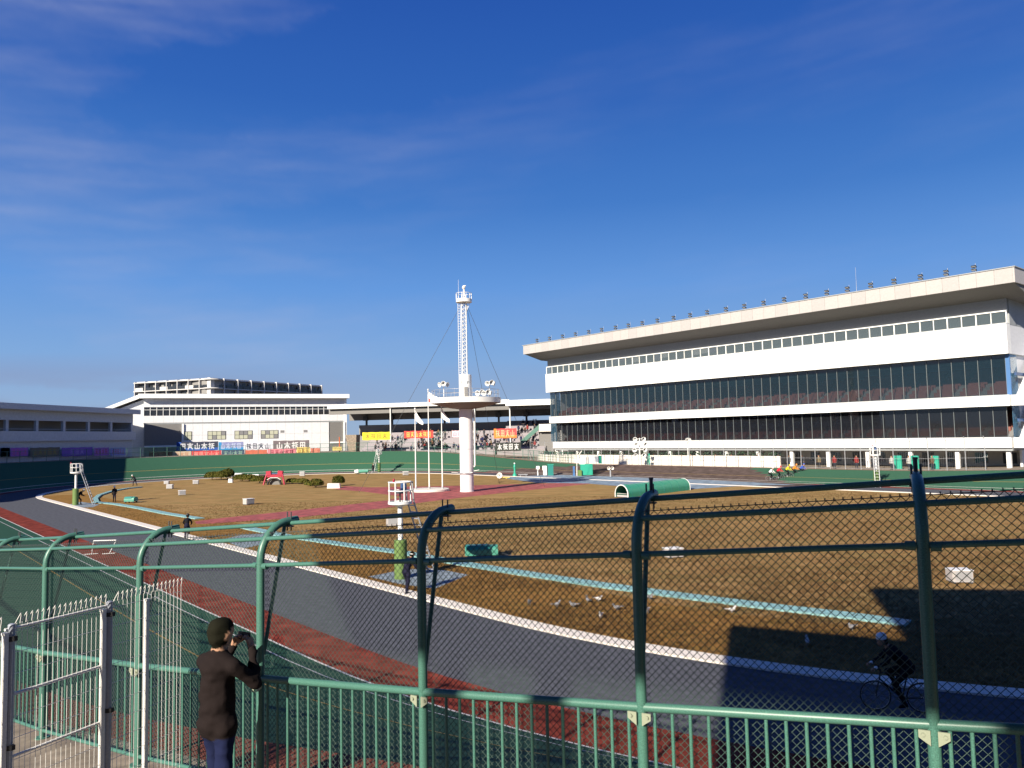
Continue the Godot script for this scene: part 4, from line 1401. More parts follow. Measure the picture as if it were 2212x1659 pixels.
func infield_objects() -> void:
	lamp_box(gp(1454, 1204), 0.85, 0.50, 0.35, "white equipment box on open grass between the green covered cart and the tunnel")
	lamp_box(gp(2073, 1258), 0.82, 0.56, -0.1, "white equipment box on the grass just beyond the edge of the broad shade")
	lamp_box(gp(537, 1090), 0.9, 0.62, 0.9, "white equipment box alone on the grass below the red gate frame")
	lamp_box(gp(393, 1070), 0.8, 0.62, 0.5, "white equipment box on the grass nearest the small green cart")
	lamp_box(gp(367, 1056), 0.8, 0.62, 0.1, "white equipment box in the middle of the cluster by the far bend")
	lamp_box(gp(360, 1046), 0.7, 0.5, 0.1, "small white box at the far edge of the grass, before the dark bank")
	lamp_box(gp(423, 1046), 0.8, 0.62, 0.2, "white equipment box on the grass by the dark end of the hedge")
	lamp_box(gp(653, 1029), 0.85, 0.85, 0.1, "white equipment box behind the hedge, right of the red gate frame")
	lamp_box(gp(876, 1027), 0.9, 0.7, 0.3, "white equipment box behind the flagpoles on the far grass")
	lamp_box(gp(847, 1137), 0.85, 0.72, 0.2, "white equipment box on the grass behind the near lookout post's pole")
	# covered carts
	for q in [[1040, 1204, 1.75, 0.66, 0.08, "large green tarpaulin-covered cart standing on the grass beyond the long duct cover"], [283, 1086, 1.15, 0.66, -0.1, "small green covered cart on short legs near the bend of the grass"]]:
		var p := gp(q[0], q[1])
		var w: float = q[2]
		var h: float = q[3]
		var s := thing("covered_cart", q[5], "cart", p, "", q[4])
		var pr := PackedVector2Array()
		for k in 9:
			var a := PI * k / 8.0
			pr.append(Vector2(cos(a) * 0.42, h * 0.62 + sin(a) * h * 0.40))
		pr.append(Vector2(-0.42, 0.16)); pr.append(Vector2(0.42, 0.16))
		var m := MB.new(); m.prism(pr, Vector3(-w * 0.5, 0, 0), Vector3(0, 0, 1), Vector3.UP, Vector3(w, 0, 0))
		part("tarpaulin", m, M.cover_green, s, true)
		m = MB.new(); m.prism(PackedVector2Array([Vector2(-0.44, h * 0.72), Vector2(0.44, h * 0.72), Vector2(0.3, h * 1.02), Vector2(-0.3, h * 1.02)]), Vector3(-w * 0.48, 0, 0), Vector3(0, 0, 1), Vector3.UP, Vector3(w * 0.72, 0, 0))
		part("top_flap", m, M.teal, s, true)
		for x in [-0.38, 0.38]:
			for z in [-0.32, 0.32]:
				m = MB.new(); m.tube(Vector3(w * x, 0.10, z - 0.03), Vector3(w * x, 0.10, z + 0.03), 0.10, -1, 12)
				part("wheel", m, M.tyre, s, true)
		m = MB.new(); m.path([Vector3(w * 0.48, 0.3, 0.1), Vector3(w * 0.5 + 0.5, 0.12, 0.1), Vector3(w * 0.5 + 0.75, 0.10, 0.1)], 0.02, 6)
		part("drawbar", m, M.dark_steel, s, true)
	# green half-round tunnel over the riders' way
	var fl := gp(1329, 1073.5)
	var fr := gp(1357, 1075.5)
	var br := gp(1491, 1058.5)
	var ax := (br - fr)
	var sd := (fl - fr)
	var rr := sd.length() * 0.5
	sd = sd.normalized()
	var o := (fl + fr) * 0.5
	var t := thing("tunnel_cover", "half-round green tunnel cover with a white rim on the grass", "tunnel", o)
	var outer := []
	var m2 := MB.new()
	for k in 25:
		var a := PI * k / 24.0
		outer.append(sd * cos(a) * rr + Vector3(0, 0.35 + sin(a) * rr * 1.0, 0))
	outer.push_front(sd * rr + Vector3(0, 0, 0)); outer.append(-sd * rr)
	for k in outer.size() - 1:
		m2.quad(o + outer[k + 1], o + outer[k], o + outer[k] + ax, o + outer[k + 1] + ax)
		m2.quad(o + outer[k] * 0.95, o + outer[k + 1] * 0.95, o + outer[k + 1] * 0.95 + ax, o + outer[k] * 0.95 + ax)
	part("shell", m2, M.tunnel_green, t)
	for k in 8:                                                # shallow ribs where the sheets join
		var rb := []
		for q in outer: rb.append(o + q * 1.004 + ax * (k + 0.5) / 8.0)
		var m := MB.new(); m.path(rb, 0.018, 5)
		part("sheet_joint", m, M.teal, t)
	for e in [0.0, 1.0]:
		var rb := []
		for q in outer: rb.append(o + q * 0.985 + ax * e)
		var m := MB.new(); m.path(rb, 0.055, 6)
		part("rim", m, M.steel_white, t)
	var fm := MB.new(); fm.box(o + ax * 0.5 + Vector3(0, 0.02, 0), Vector3(rr * 2.0, 0.04, ax.length()), Basis(sd, Vector3.UP, ax.normalized()))
	part("floor", fm, M.dark_steel, t)
	var gm := MB.new(); gm.box(o + ax * 0.02 + Vector3(0, 0.36, 0), Vector3(rr * 1.85, 0.05, 0.05), Basis(sd, Vector3.UP, ax.normalized()))
	gm.box(o + ax * 0.02 + Vector3(0, 0.12, 0), Vector3(rr * 1.85, 0.2, 0.05), Basis(sd, Vector3.UP, ax.normalized()))
	part("mouth_barrier", gm, M.fascia, t)
	# the red gate frame in the flower bed
	var c := gp(594, 1047)
	var g := thing("red_gate_frame", "red steel frame with splayed legs over a dark arch, in the hedge", "frame", c)
	for q in [[-1.55, -1.05, 0.5], [-1.2, -0.85, -0.5], [1.55, 1.1, 0.5], [1.25, 0.85, -0.5]]:
		var m := MB.new(); m.tube(c + Vector3(q[0], 0, q[2]), c + Vector3(q[1], 2.0, q[2] * 0.4), 0.12, 0.11, 8)
		part("leg", m, M.red_paint, g)
	for q in [[-0.85, 0.55], [0.85, 0.55]]:
		var m := MB.new(); m.box(c + Vector3(q[0], 1.72, 0.1), Vector3(0.7, 0.62, 0.6), Basis(Vector3.FORWARD, 0.15 * signf(q[0])))
		part("shoulder", m, M.red_paint, g)
	var bm := MB.new(); bm.box(c + Vector3(0, 1.32, 0.1), Vector3(2.2, 0.36, 0.5))
	part("beam", bm, M.red_paint, g)
	bm = MB.new(); bm.box(c + Vector3(0, 1.66, 0.0), Vector3(1.2, 0.14, 0.5))
	part("hub", bm, M.navy_frame, g)
	var arc := []
	for k in 13: arc.append(c + Vector3(cos(PI * k / 12.0) * 0.98, sin(PI * k / 12.0) * 0.95, 0.35))
	bm = MB.new(); bm.path(arc, 0.16, 8)
	part("arch", bm, M.black, g)
	bm = MB.new(); bm.box(c + Vector3(0, 0.4, -0.2), Vector3(1.6, 0.8, 0.3))
	part("panel", bm, M.roof_under, g)
	bm = MB.new(); bm.path([c + Vector3(-1.0, 0.75, 0.55), c + Vector3(-0.5, 1.05, 0.55), c + Vector3(0.5, 1.05, 0.55), c + Vector3(1.0, 0.75, 0.55)], 0.05, 6)
	part("trim", bm, M.steel_white, g)
	# pale stone by the hedge
	var sp := gp(720, 1055)
	var sm := MB.new(); sm.prism(PackedVector2Array([Vector2(-0.85, 0), Vector2(0.85, 0), Vector2(0.78, 0.62), Vector2(-0.78, 0.66)]), sp, Vector3.RIGHT, Vector3.UP, Vector3(0, 0, -0.7))
	single("stone_block", sm, M.pink_white, "low pinkish-white stone block at the end of the hedge", "stone", sp)
	var sp2 := gp(500, 1037)
	for q in [[515, 1026.5, 0.9], [545, 1028.5, 1.3], [497, 1039.5, 0.35]]:
		var z := gp(q[0], q[1] + 3)
		var w: float = q[2]
		var mm := MB.new(); mm.prism(PackedVector2Array([Vector2(-w, 0), Vector2(w, 0), Vector2(w * 0.85, 0.55), Vector2(-w * 0.7, 0.62)]), z, Vector3.RIGHT, Vector3.UP, Vector3(0, 0, -0.5))
		single("stone_block", mm, M.white_wall, "white stone slab half hidden between the hedge bushes", "stone", z, "white stones in the hedge")
	# long camera-like device with a white nose at the far edge
	var dv := gp(790, 1024)
	var ds := thing("track_camera", "low white and green device lying at the far grass edge by the lookout ladder", "device", dv)
	var dm := MB.new(); dm.tube(dv + Vector3(-2.0, 0.42, 0), dv + Vector3(-1.3, 0.5, 0), 0.36, 0.42, 14)
	part("nose", dm, M.steel_white, ds)
	dm = MB.new(); dm.tube(dv + Vector3(-1.3, 0.5, 0), dv + Vector3(0.5, 0.55, 0), 0.36, 0.30, 14)
	part("barrel", dm, M.cover_green, ds)
	for x in [-1.5, 0.1]:
		dm = MB.new(); dm.box(dv + Vector3(x, 0.12, 0), Vector3(0.15, 0.25, 0.7))
		part("foot", dm, M.dark_steel, ds)
	# white folding barrier on the red band
	var bp := gp(198, 1198)
	var bs := thing("folding_barrier", "white trestle barrier standing on the red band of the track", "barrier", bp)
	var bdir := (gp(236, 1197) - bp)
	for e in 2:
		var q: Vector3 = bp + bdir * e
		dm = MB.new(); dm.tube(q + Vector3(0.0, 0.03, 0), q + Vector3(0.05 + 0.3 * e, 0.78, -0.1), 0.022, -1, 7)
		part("upright", dm, M.steel_white, bs)
		dm = MB.new(); dm.tube(q + Vector3(-0.35, 0.035, 0.12), q + Vector3(0.3, 0.035, -0.12), 0.025, -1, 7)
		part("foot", dm, M.steel_white, bs)
	dm = MB.new(); dm.box(bp + bdir * 0.5 + Vector3(0.2, 0.80, -0.1), Vector3(bdir.length() + 0.3, 0.05, 0.03), Basis(bdir.normalized(), Vector3.UP, bdir.normalized().cross(Vector3.UP)))
	part("bar", dm, M.steel_white, bs)

# ---------------------------------------------------------------- clipped bushes in the flower bed
func bush(at: Vector3, r: Vector3, label: String, tint: float) -> void:
	var s := thing("bush", label, "bush", at, "clipped bushes in the hedge")
	var m := MB.new(); m.use_col = true
	var n := int(2600 * maxf(0.6, r.x * r.y))
	for k in n:
		var d := Vector3(rng.randfn(), rng.randfn(), rng.randfn()).normalized()
		if d.y < -0.35: d.y = -d.y * 0.6
		var q := 0.55 + 0.47 * pow(rng.randf(), 0.45)
		q *= 1.0 + 0.10 * sin(d.x * 7.0 + at.x) * cos(d.z * 6.0)
		var p := at + Vector3(0, r.y * 0.92, 0) + d * r * q
		if p.y < 0.02: p.y = 0.02 + rng.randf() * 0.1
		var a := Vector3(rng.randfn(), rng.randfn(), rng.randfn()).normalized()
		var b := a.cross(d + Vector3(0.01, 0.3, 0)).normalized()
		var sz := rng.randf_range(0.08, 0.15)
		var w := rng.randf_range(0.7, 1.25) * tint
		m.col = Color(0.085 * w, 0.075 * w, 0.018 * w) if rng.randf() < 0.6 else Color(0.05 * w, 0.062 * w, 0.014 * w)
		m.quad(p - a * sz, p + b * sz * 0.6, p + a * sz, p - b * sz * 0.6)
	part("foliage", m, M.leaf, s)
	var t := MB.new()
	for k in 4: t.tube(at + Vector3(rng.randf_range(-0.1, 0.1), 0, 0), at + Vector3(rng.randf_range(-0.5, 0.5) * r.x, r.y * 1.3, rng.randf_range(-0.5, 0.5) * r.z), 0.04, 0.015, 5)
	part("stems", t, M.roof_under, s)

func bushes() -> void:
	for q in [[458, 1037, 1.3, 0.75], [478, 1037, 1.5, 0.8], [492, 1035, 1.1, 0.95], [522, 1040, 1.5, 0.62], [540, 1040, 1.2, 0.6], [560, 1044, 1.3, 0.62], [578, 1043, 0.9, 0.6]]:
		bush(gp(q[0], q[1]), Vector3(q[2], q[3], 0.95), "olive-brown clipped bush in the hedge, on the bend side of the red gate frame", 1.0)
	for q in [[632, 1045, 1.0, 0.42], [652, 1045, 1.1, 0.40], [672, 1050, 0.9, 0.36]]:
		bush(gp(q[0], q[1]), Vector3(q[2], q[3], 0.8), "low sparse bush in the hedge between the red gate frame and the round bushes", 1.25)
	bush(gp(683, 1053), Vector3(1.0, 0.62, 0.95), "rounded dark bush touching the pinkish stone block", 0.95)
	bush(gp(731, 1049.5), Vector3(0.85, 0.75, 0.85), "dark ball-shaped bush at the very end of the hedge beyond the stone block", 0.85)

# ---------------------------------------------------------------- printed cloths and boards
func glyph(im: Image, x: int, y: int, w: int, h: int, c: Color, seed_: int, thick: int) -> void:   # a brush-written sign made of bars, as the far lettering reads
	var r := RandomNumberGenerator.new()
	r.seed = seed_
	var kinds := [[[0, 0.3, 1, 0.3], [0.5, 0, 0.5, 1], [0.5, 0.35, 0.05, 0.95], [0.5, 0.35, 0.95, 0.95]], [[0.1, 0.05, 0.1, 0.95], [0.9, 0.05, 0.9, 0.95], [0.1, 0.05, 0.9, 0.05], [0.1, 0.5, 0.9, 0.5], [0.1, 0.95, 0.9, 0.95], [0.5, 0.05, 0.5, 0.95]], [[0.5, 0, 0.5, 0.95], [0.08, 0.35, 0.08, 0.95], [0.92, 0.35, 0.92, 0.95], [0.08, 0.95, 0.92, 0.95]], [[0.0, 0.2, 0.4, 0.2], [0.2, 0, 0.2, 1], [0.0, 0.6, 0.4, 0.5], [0.55, 0.1, 1, 0.1], [0.75, 0.1, 0.55, 0.95], [0.6, 0.5, 1, 0.95], [0.55, 0.5, 1, 0.45]], [[0, 0.15, 1, 0.15], [0.5, 0, 0.5, 0.5], [0.15, 0.45, 0.85, 0.45], [0.5, 0.45, 0.1, 1], [0.5, 0.5, 0.95, 1], [0.2, 0.75, 0.8, 0.75]]]
	var k: Array = kinds[seed_ % kinds.size()]
	for l in k:
		var n := 40
		for i in n:
			var q := i / float(n - 1)
			var px := x + int(lerpf(l[0], l[2], q) * (w - thick))
			var py := y + int(lerpf(l[1], l[3], q) * (h - thick))
			im.fill_rect(Rect2i(px, py, thick, thick), c)

func cloth(called: String, label: String, cat: String, a: Vector3, b: Vector3, y0: float, y1: float, ground: Color, ink: Color, count: int, seed_: int, extra: Color = Color(0, 0, 0, 0), group := "", sag := 0.06) -> void:
	var ln := (b - a).length()
	var hh := y1 - y0
	var H := 96
	var W := clampi(int(96.0 * ln / hh), 96, 900)
	var im := Image.create(W, H, false, Image.FORMAT_RGB8)
	ground = ground.lerp(Color(0.45, 0.45, 0.45), 0.14); ink = ink.lerp(ground, 0.22)    # ground muted towards grey, ink towards the ground
	im.fill(ground)
	var r := RandomNumberGenerator.new()
	r.seed = seed_ * 7 + 1
	if extra.a > 0.0:
		im.fill_rect(Rect2i(0, int(H * 0.70), W, int(H * 0.30)), extra)
		im.fill_rect(Rect2i(0, 0, int(W * 0.12), H), extra)
	var gw := minf(H * 0.78, W * 0.86 / maxf(count, 1))
	var x0 := (W - gw * count) * 0.5
	for k in count:
		glyph(im, int(x0 + gw * k + gw * 0.08), int(H * 0.14), int(gw * 0.84), int(H * 0.72), ink, seed_ + k * 3, maxi(5, int(gw * 0.13)))
	var m := StandardMaterial3D.new()
	m.albedo_texture = ImageTexture.create_from_image(im)
	m.roughness = 0.8; m.cull_mode = BaseMaterial3D.CULL_DISABLED
	var d := (b - a).normalized()
	var out := d.cross(Vector3.UP)
	if out.z < 0: out = -out
	var mb := MB.new()
	var n := 16
	for k in n:
		var u0 := float(k) / n
		var u1 := float(k + 1) / n
		var f := func(u: float, y: float) -> Vector3:
			var dip := sag * (1.0 - cos(u * TAU * 3.0)) * 0.5
			return a + d * ln * u + out * (0.04 * sin(u * 25.0 + seed_)) + Vector3(0, y - dip, 0)
		var i := mb.vert(f.call(u0, y0), out, Vector2(u0, 1)); mb.vert(f.call(u1, y0), out, Vector2(u1, 1)); mb.vert(f.call(u1, y1), out, Vector2(u1, 0)); mb.vert(f.call(u0, y1), out, Vector2(u0, 0))
		mb.tri(i, i + 1, i + 2); mb.tri(i, i + 2, i + 3)
		# the back, 2 cm behind
		var q := -out * 0.02
		i = mb.vert(f.call(u1, y0) + q, -out, Vector2(u1, 1)); mb.vert(f.call(u0, y0) + q, -out, Vector2(u0, 1)); mb.vert(f.call(u0, y1) + q, -out, Vector2(u0, 0)); mb.vert(f.call(u1, y1) + q, -out, Vector2(u1, 0))
		mb.tri(i, i + 1, i + 2); mb.tri(i, i + 2, i + 3)
	single(called, mb, m, label, cat, (a + b) * 0.5 + Vector3(0, y0, 0), group)

func banner_at(x0: float, x1: float, ya: float, yb: float, depth0: float, depth1: float, called: String, label: String, ground: Color, ink: Color, count: int, seed_: int, extra: Color = Color(0, 0, 0, 0), group := "") -> void:
	var a := pd(x0, yb, depth0)
	var b := pd(x1, yb, depth1)
	var top := pd(x0, ya, depth0).y
	var y0 := (a.y + b.y) * 0.5
	a.y = 0; b.y = 0
	cloth(called, label, "banner", a, b, y0, maxf(top, y0 + 0.3), ground, ink, count, seed_, extra, group)

func banners() -> void:
	var W := Color(0.86, 0.86, 0.86)
	# upper row, hung before the white building (cloth on a rail)
	banner_at(381, 471, 955, 973, 163.0, 164.0, "cloth_banner", "dark blue banner with broad white brush lettering before the white building", Color(0.07, 0.10, 0.20), W, 5, 11, Color(0.05, 0.25, 0.55))
	banner_at(472, 526, 955, 972, 164.0, 164.5, "cloth_banner", "banner with a cyan and yellow end and a violet-grey field", Color(0.42, 0.45, 0.62), Color(0.62, 0.66, 0.75), 4, 22, Color(0.10, 0.45, 0.65))
	banner_at(527, 588, 955, 972, 164.5, 165.0, "cloth_banner", "white banner with dark blue lettering and blue brush ends", Color(0.78, 0.79, 0.83), Color(0.10, 0.10, 0.18), 4, 33)
	banner_at(590, 668, 952, 972, 165.0, 166.0, "cloth_banner", "mottled grey-brown banner with large white lettering", Color(0.36, 0.32, 0.34), W, 4, 42)
	# lower row: boards along the top of the bank
	banner_at(322, 372, 975, 988, 158.0, 158.5, "bank_board", "dull red and brown boards at the far bend beside the dark stand", Color(0.45, 0.20, 0.17), Color(0.60, 0.40, 0.33), 3, 51)
	banner_at(373, 413, 975, 987, 158.5, 159.0, "bank_board", "beige and white board left of the red board on the bank", Color(0.66, 0.58, 0.50), Color(0.58, 0.40, 0.30), 3, 52)
	banner_at(414, 478, 974, 987, 159.0, 159.5, "bank_board", "bright red board with pale lettering on top of the bank", Color(0.66, 0.13, 0.17), Color(0.78, 0.55, 0.50), 5, 63)
	banner_at(479, 528, 972, 986, 159.5, 160.0, "bank_board", "navy board with pale green slanted lettering on the bank", Color(0.10, 0.19, 0.30), Color(0.48, 0.60, 0.52), 4, 74)
	banner_at(529, 577, 972, 985, 160.0, 160.5, "bank_board", "plain orange-red board on top of the bank", Color(0.66, 0.30, 0.21), Color(0.68, 0.36, 0.26), 3, 85)
	banner_at(578, 640, 970, 983, 160.5, 161.0, "bank_board", "pink board with dark red lettering on the bank", Color(0.76, 0.42, 0.47), Color(0.42, 0.10, 0.18), 5, 91)
	banner_at(641, 670, 966, 980, 161.0, 161.3, "bank_board", "yellow board with brown lettering below the grey-brown banner", Color(0.80, 0.70, 0.36), Color(0.45, 0.32, 0.10), 3, 102)
	banner_at(671, 692, 968, 979, 161.3, 161.5, "bank_board", "short salmon board at the corner of the white building", Color(0.72, 0.40, 0.33), Color(0.75, 0.50, 0.42), 1, 103)
	banner_at(718, 738, 965, 973, 162.5, 162.8, "bank_board", "small pale yellow box board by the orange post", Color(0.80, 0.73, 0.42), Color(0.66, 0.58, 0.30), 2, 104)
	# in the terrace
	banner_at(783, 843, 934, 950, 157.5, 156.5, "cloth_banner", "bright yellow banner with dark lettering hung over the terrace seats", Color(0.86, 0.80, 0.10), Color(0.45, 0.38, 0.16), 4, 115, Color(0, 0, 0, 0))
	banner_at(873, 936, 931, 946, 155.5, 154.5, "cloth_banner", "red banner with yellow lettering hung over the terrace seats", Color(0.76, 0.20, 0.16), Color(0.92, 0.78, 0.36), 6, 126)
	banner_at(976, 1000, 930, 944, 153.0, 152.5, "cloth_banner", "pale pink banner on the terrace, half behind the tower column", Color(0.82, 0.70, 0.74), Color(0.76, 0.45, 0.52), 2, 137)
	banner_at(1067, 1116, 926, 946, 151.5, 150.5, "cloth_banner", "red and orange banner draped on the terrace above the white lettering", Color(0.78, 0.22, 0.22), Color(0.92, 0.74, 0.55), 4, 148, Color(0.86, 0.45, 0.18))
	# big white characters along the terrace front, on a dark cloth
	banner_at(1070, 1126, 956, 974, 146.5, 145.5, "cloth_banner", "dark cloth with four big white characters at the foot of the terrace", Color(0.10, 0.11, 0.10), Color(0.90, 0.90, 0.90), 4, 160)
	# shaded cloths on the low stand
	var pur := [[0, 22, Color(0.40, 0.43, 0.52)], [22, 62, Color(0.58, 0.32, 0.72)], [64, 130, Color(0.36, 0.34, 0.30)], [132, 200, Color(0.46, 0.30, 0.70)], [202, 236, Color(0.66, 0.40, 0.76)], [238, 272, Color(0.58, 0.60, 0.84)]]
	var lab := ["grey banner at the end of the low stand", "purple banner with magenta marks on the low stand", "dark olive banner with dull yellow lettering on the low stand", "long violet banner with pale lettering on the low stand", "mauve and red banner on the low stand", "pale blue banner with red marks on the low stand"]
	for k in pur.size():
		var q: Array = pur[k]
		var dep0: float = 124.0 + (q[0] / 305.0) * 34.0
		var dep1: float = 124.0 + (q[1] / 305.0) * 34.0
		banner_at(q[0] + 1, q[1] - 1, 967 + q[0] * 0.0, 986 - q[0] * 0.012, dep0 - 1.0, dep1 - 1.0, "cloth_banner", lab[k], q[2], [Color(0.5, 0.5, 0.5), Color(0.7, 0.3, 0.5), Color(0.5, 0.45, 0.2), Color(0.6, 0.5, 0.75), Color(0.65, 0.25, 0.3), Color(0.7, 0.3, 0.35)][k], 3 + k % 3, 170 + k * 11)

# ---------------------------------------------------------------- along the home straight
func home_side() -> void:
	# white wall between the track and the main stand
	var w := thing("track_wall", "long white wall at the foot of the main grandstand, behind the tall wire fence", "wall", tk(80, MID_PE + RAD + 17.2, 1.5))
	for k in 17:
		var a := tk(105.0 - k * 2.9, MID_PE + RAD + 17.6, 0)
		var b := tk(105.0 - (k + 1) * 2.9 + 0.03, MID_PE + RAD + 17.6, 0)
		var d := (b - a).normalized()
		var m := MB.new(); m.box((a + b) * 0.5 + Vector3(0, 2.02, 0), Vector3((b - a).length(), 1.7, 0.25), Basis(d, Vector3.UP, d.cross(Vector3.UP)))
		part("wall_panel", m, M.warm_white, w)
	var hm := MB.new()
	var ha := tk(105, MID_PE + RAD + 18.6, 3.05)
	var hb := tk(56, MID_PE + RAD + 18.6, 3.05)
	for k in 60:
		var p := ha.lerp(hb, (k + rng.randf() * 0.6) / 60.0)
		for j in 26:
			var c := p + Vector3(rng.randfn() * 0.35, rng.randfn() * 0.22, rng.randfn() * 0.25)
			var a := Vector3(rng.randfn(), rng.randfn(), rng.randfn()).normalized() * 0.16
			var b := a.cross(Vector3.UP).normalized() * 0.10
			hm.use_col = true
			hm.col = Color(0.045, 0.085, 0.05) * rng.randf_range(0.6, 1.3)
			hm.quad(c - a, c + b, c + a, c - b)
	single("planted_hedge", hm, M.leaf, "thin dark green hedge on top of the white track wall", "hedge", ha)
	# the tall wire fence in front of it
	var f := thing("tall_wire_fence", "tall pale wire fence on slim posts along the home straight", "fence", tk(70, MID_PE + RAD + OFF_STRIP + 0.4, 1.7))
	var n := 38
	for k in n + 1:
		var al := 106.0 - k * 2.0
		var y := crest_home(al)
		var p := tk(al, MID_PE + RAD + OFF_STRIP + 0.4, y)
		var m := MB.new(); m.path([p, p + Vector3(0, 3.5, 0), p + Vector3(-0.15, 3.85, 0.12)], 0.045, 6)
		part("post", m, M.galvanised, f)
		if k < n:
			var p2 := tk(al - 2.0, MID_PE + RAD + OFF_STRIP + 0.4, crest_home(al - 2.0))
			for h in [0.15, 1.4, 2.5, 3.5]:
				m = MB.new(); m.tube(p + Vector3(0, h, 0), p2 + Vector3(0, h, 0), 0.02, -1, 4, false)
				part("rail", m, M.galvanised, f)
			m = MB.new()
			for j in 9: m.tube(p.lerp(p2, (j + 0.5) / 9.0) + Vector3(0, 0.1, 0), p.lerp(p2, (j + 0.5) / 9.0) + Vector3(0, 3.5, 0), 0.006, -1, 3, false)
			part("wire_mesh", m, M.galvanised, f).set_meta("kind", "stuff")
	# light green mesh fence along the crest of the far bend
	var cf := thing("crest_fence", "light green post and rail fence along the crest of the far bend", "fence", rp(ring[90], OFF_STRIP + 0.3))
	for k in range(72, 127):
		var p := rp(ring[k], OFF_STRIP + 0.3)
		var p2 := rp(ring[k + 1], OFF_STRIP + 0.3)
		var m := MB.new(); m.tube(p, p + Vector3(0, 1.9, 0), 0.045, -1, 5)
		part("post", m, M.fence_green, cf)
		for h in [1.0, 1.85]:
			m = MB.new(); m.tube(p + Vector3(0, h, 0), p2 + Vector3(0, h, 0), 0.03, -1, 4, false)
			part("rail", m, M.fence_green, cf)
		m = MB.new()
		for j in 10: m.tube(p.lerp(p2, (j + 0.5) / 10.0), p.lerp(p2, (j + 0.5) / 10.0) + Vector3(0, 1.85, 0), 0.008, -1, 3, false)
		part("mesh", m, M.fence_green, cf).set_meta("kind", "stuff")
	# cluster lamps on poles
	for q in [[1383, 1001, 946, 8, "white pole with a tree of round lamps before the main stand's lower glass"], [1487, 1001, 948, 2, "slim white pole with a single lamp before the main stand"]]:
		var b := gp(q[0], q[1], 1.7)
		var t := pd(q[0] - 1, q[2], -b.z)
		var s := thing("signal_lamp_pole", q[4], "lamp post", b)
		var m := MB.new(); m.tube(b, Vector3(b.x, t.y, b.z), 0.09, 0.07, 8)
		part("pole", m, M.steel_white, s)
		for k in q[3]:
			m = MB.new()
			var side := -1.0 if k % 2 else 1.0
			if q[3] == 2: side = 0.15 * side
			var y: float = t.y - 0.15 - (k / 2) * 0.85
			lamp(m, Vector3(b.x + side * (0.55 + 0.15 * (k % 3)), y, b.z + 0.25), Vector3(side * 0.3, -0.2, 1.0), 0.34)
			m.tube(Vector3(b.x, y, b.z), Vector3(b.x + side * 0.5, y, b.z), 0.04, -1, 5)
			part("lamp_head", m, M.steel_white, s)
	# green padded boards between the ground-floor columns
	for q in [[1933, 1949], [1969, 1986], [2012, 2029]]:
		var nn := Vector3(GC, 0, -GS)
		var r0 := ray(q[0], 1017)
		var r1 := ray(q[1], 1017)
		var a := r0 * (98.2 / nn.dot(r0))
		var b := r1 * (98.2 / nn.dot(r1))
		a.y = 1.25; b.y = 1.25
		var d := (b - a).normalized()
		var s := thing("green_board", "bright green padded board standing before the grandstand's ground floor", "board", (a + b) * 0.5, "green boards before the columns")
		var m := MB.new(); m.box((a + b) * 0.5 + Vector3(0, 0.85, 0), Vector3((b - a).length(), 1.7, 0.22), Basis(d, Vector3.UP, d.cross(Vector3.UP)))
		part("pad", m, M.board_green, s)
		m = MB.new(); m.box((a + b) * 0.5 + Vector3(0, 1.73, 0), Vector3((b - a).length() * 0.96, 0.06, 0.18), Basis(d, Vector3.UP, d.cross(Vector3.UP)))
		part("edge", m, M.teal, s)
	# cabinets and starting gear at the far end of the blue apron
	var c1 := gp(1186, 1027)
	var s1 := thing("green_cabinet", "upright teal cabinet with white boxes beside it at the blue apron", "cabinet", c1)
	var m1 := MB.new(); m1.box(c1 + Vector3(0.25, 0.85, 0), Vector3(0.9, 1.7, 0.8))
	part("cabinet", m1, M.teal, s1)
	m1 = MB.new(); m1.box(c1 + Vector3(0.25, 1.74, 0), Vector3(1.0, 0.08, 0.9))
	part("lid", m1, M.board_green, s1)
	for q in [[-0.65, 0.45, 0.55, 0.75], [-0.7, 1.2, 0.65, 0.7]]:
		m1 = MB.new(); m1.box(c1 + Vector3(q[0], q[1], 0.1), Vector3(q[2], q[3], 0.5))
		part("white_box", m1, M.white, s1)
	var c2 := gp(1162, 1027)
	var s2 := thing("sign_stand", "small white sign head on a slim stand left of the teal cabinet", "sign", c2)
	m1 = MB.new(); m1.tube(c2, c2 + Vector3(0, 1.0, 0), 0.1, -1, 8)
	part("stand", m1, M.white, s2)
	m1 = MB.new(); m1.box(c2 + Vector3(0, 1.25, 0), Vector3(0.55, 0.5, 0.3))
	part("head", m1, M.white, s2)
	var c3 := gp(1112, 1029)
	var s3 := thing("green_pump", "slim green upright machine with a white tip on the far grass", "machine", c3)
	m1 = MB.new(); m1.lathe(c3, [Vector2(0.38, 0), Vector2(0.3, 0.3), Vector2(0.16, 0.5), Vector2(0.14, 1.3), Vector2(0.2, 1.5), Vector2(0.12, 1.9), Vector2(0, 1.95)], 14)
	part("body", m1, M.board_green, s3)
	m1 = MB.new(); m1.ball(c3 + Vector3(0, 2.05, 0), Vector3.ONE * 0.13)
	part("tip", m1, M.white, s3)
	m1 = MB.new(); m1.box(c3 + Vector3(1.3, 0.25, 0), Vector3(1.5, 0.12, 0.5)); m1.box(c3 + Vector3(0.9, 0.12, 0), Vector3(0.1, 0.25, 0.4)); m1.box(c3 + Vector3(1.8, 0.12, 0), Vector3(0.1, 0.25, 0.4))
	part("side_rack", m1, M.galvanised, s3)
	var c4 := gp(1266, 1027.5)
	var s4 := thing("start_booth", "bright green booth with white panels and a pale mast by the home straight", "booth", c4)
	m1 = MB.new(); m1.box(c4 + Vector3(0.1, 0.95, -0.3), Vector3(1.9, 1.7, 1.0))
	part("booth", m1, M.board_green, s4)
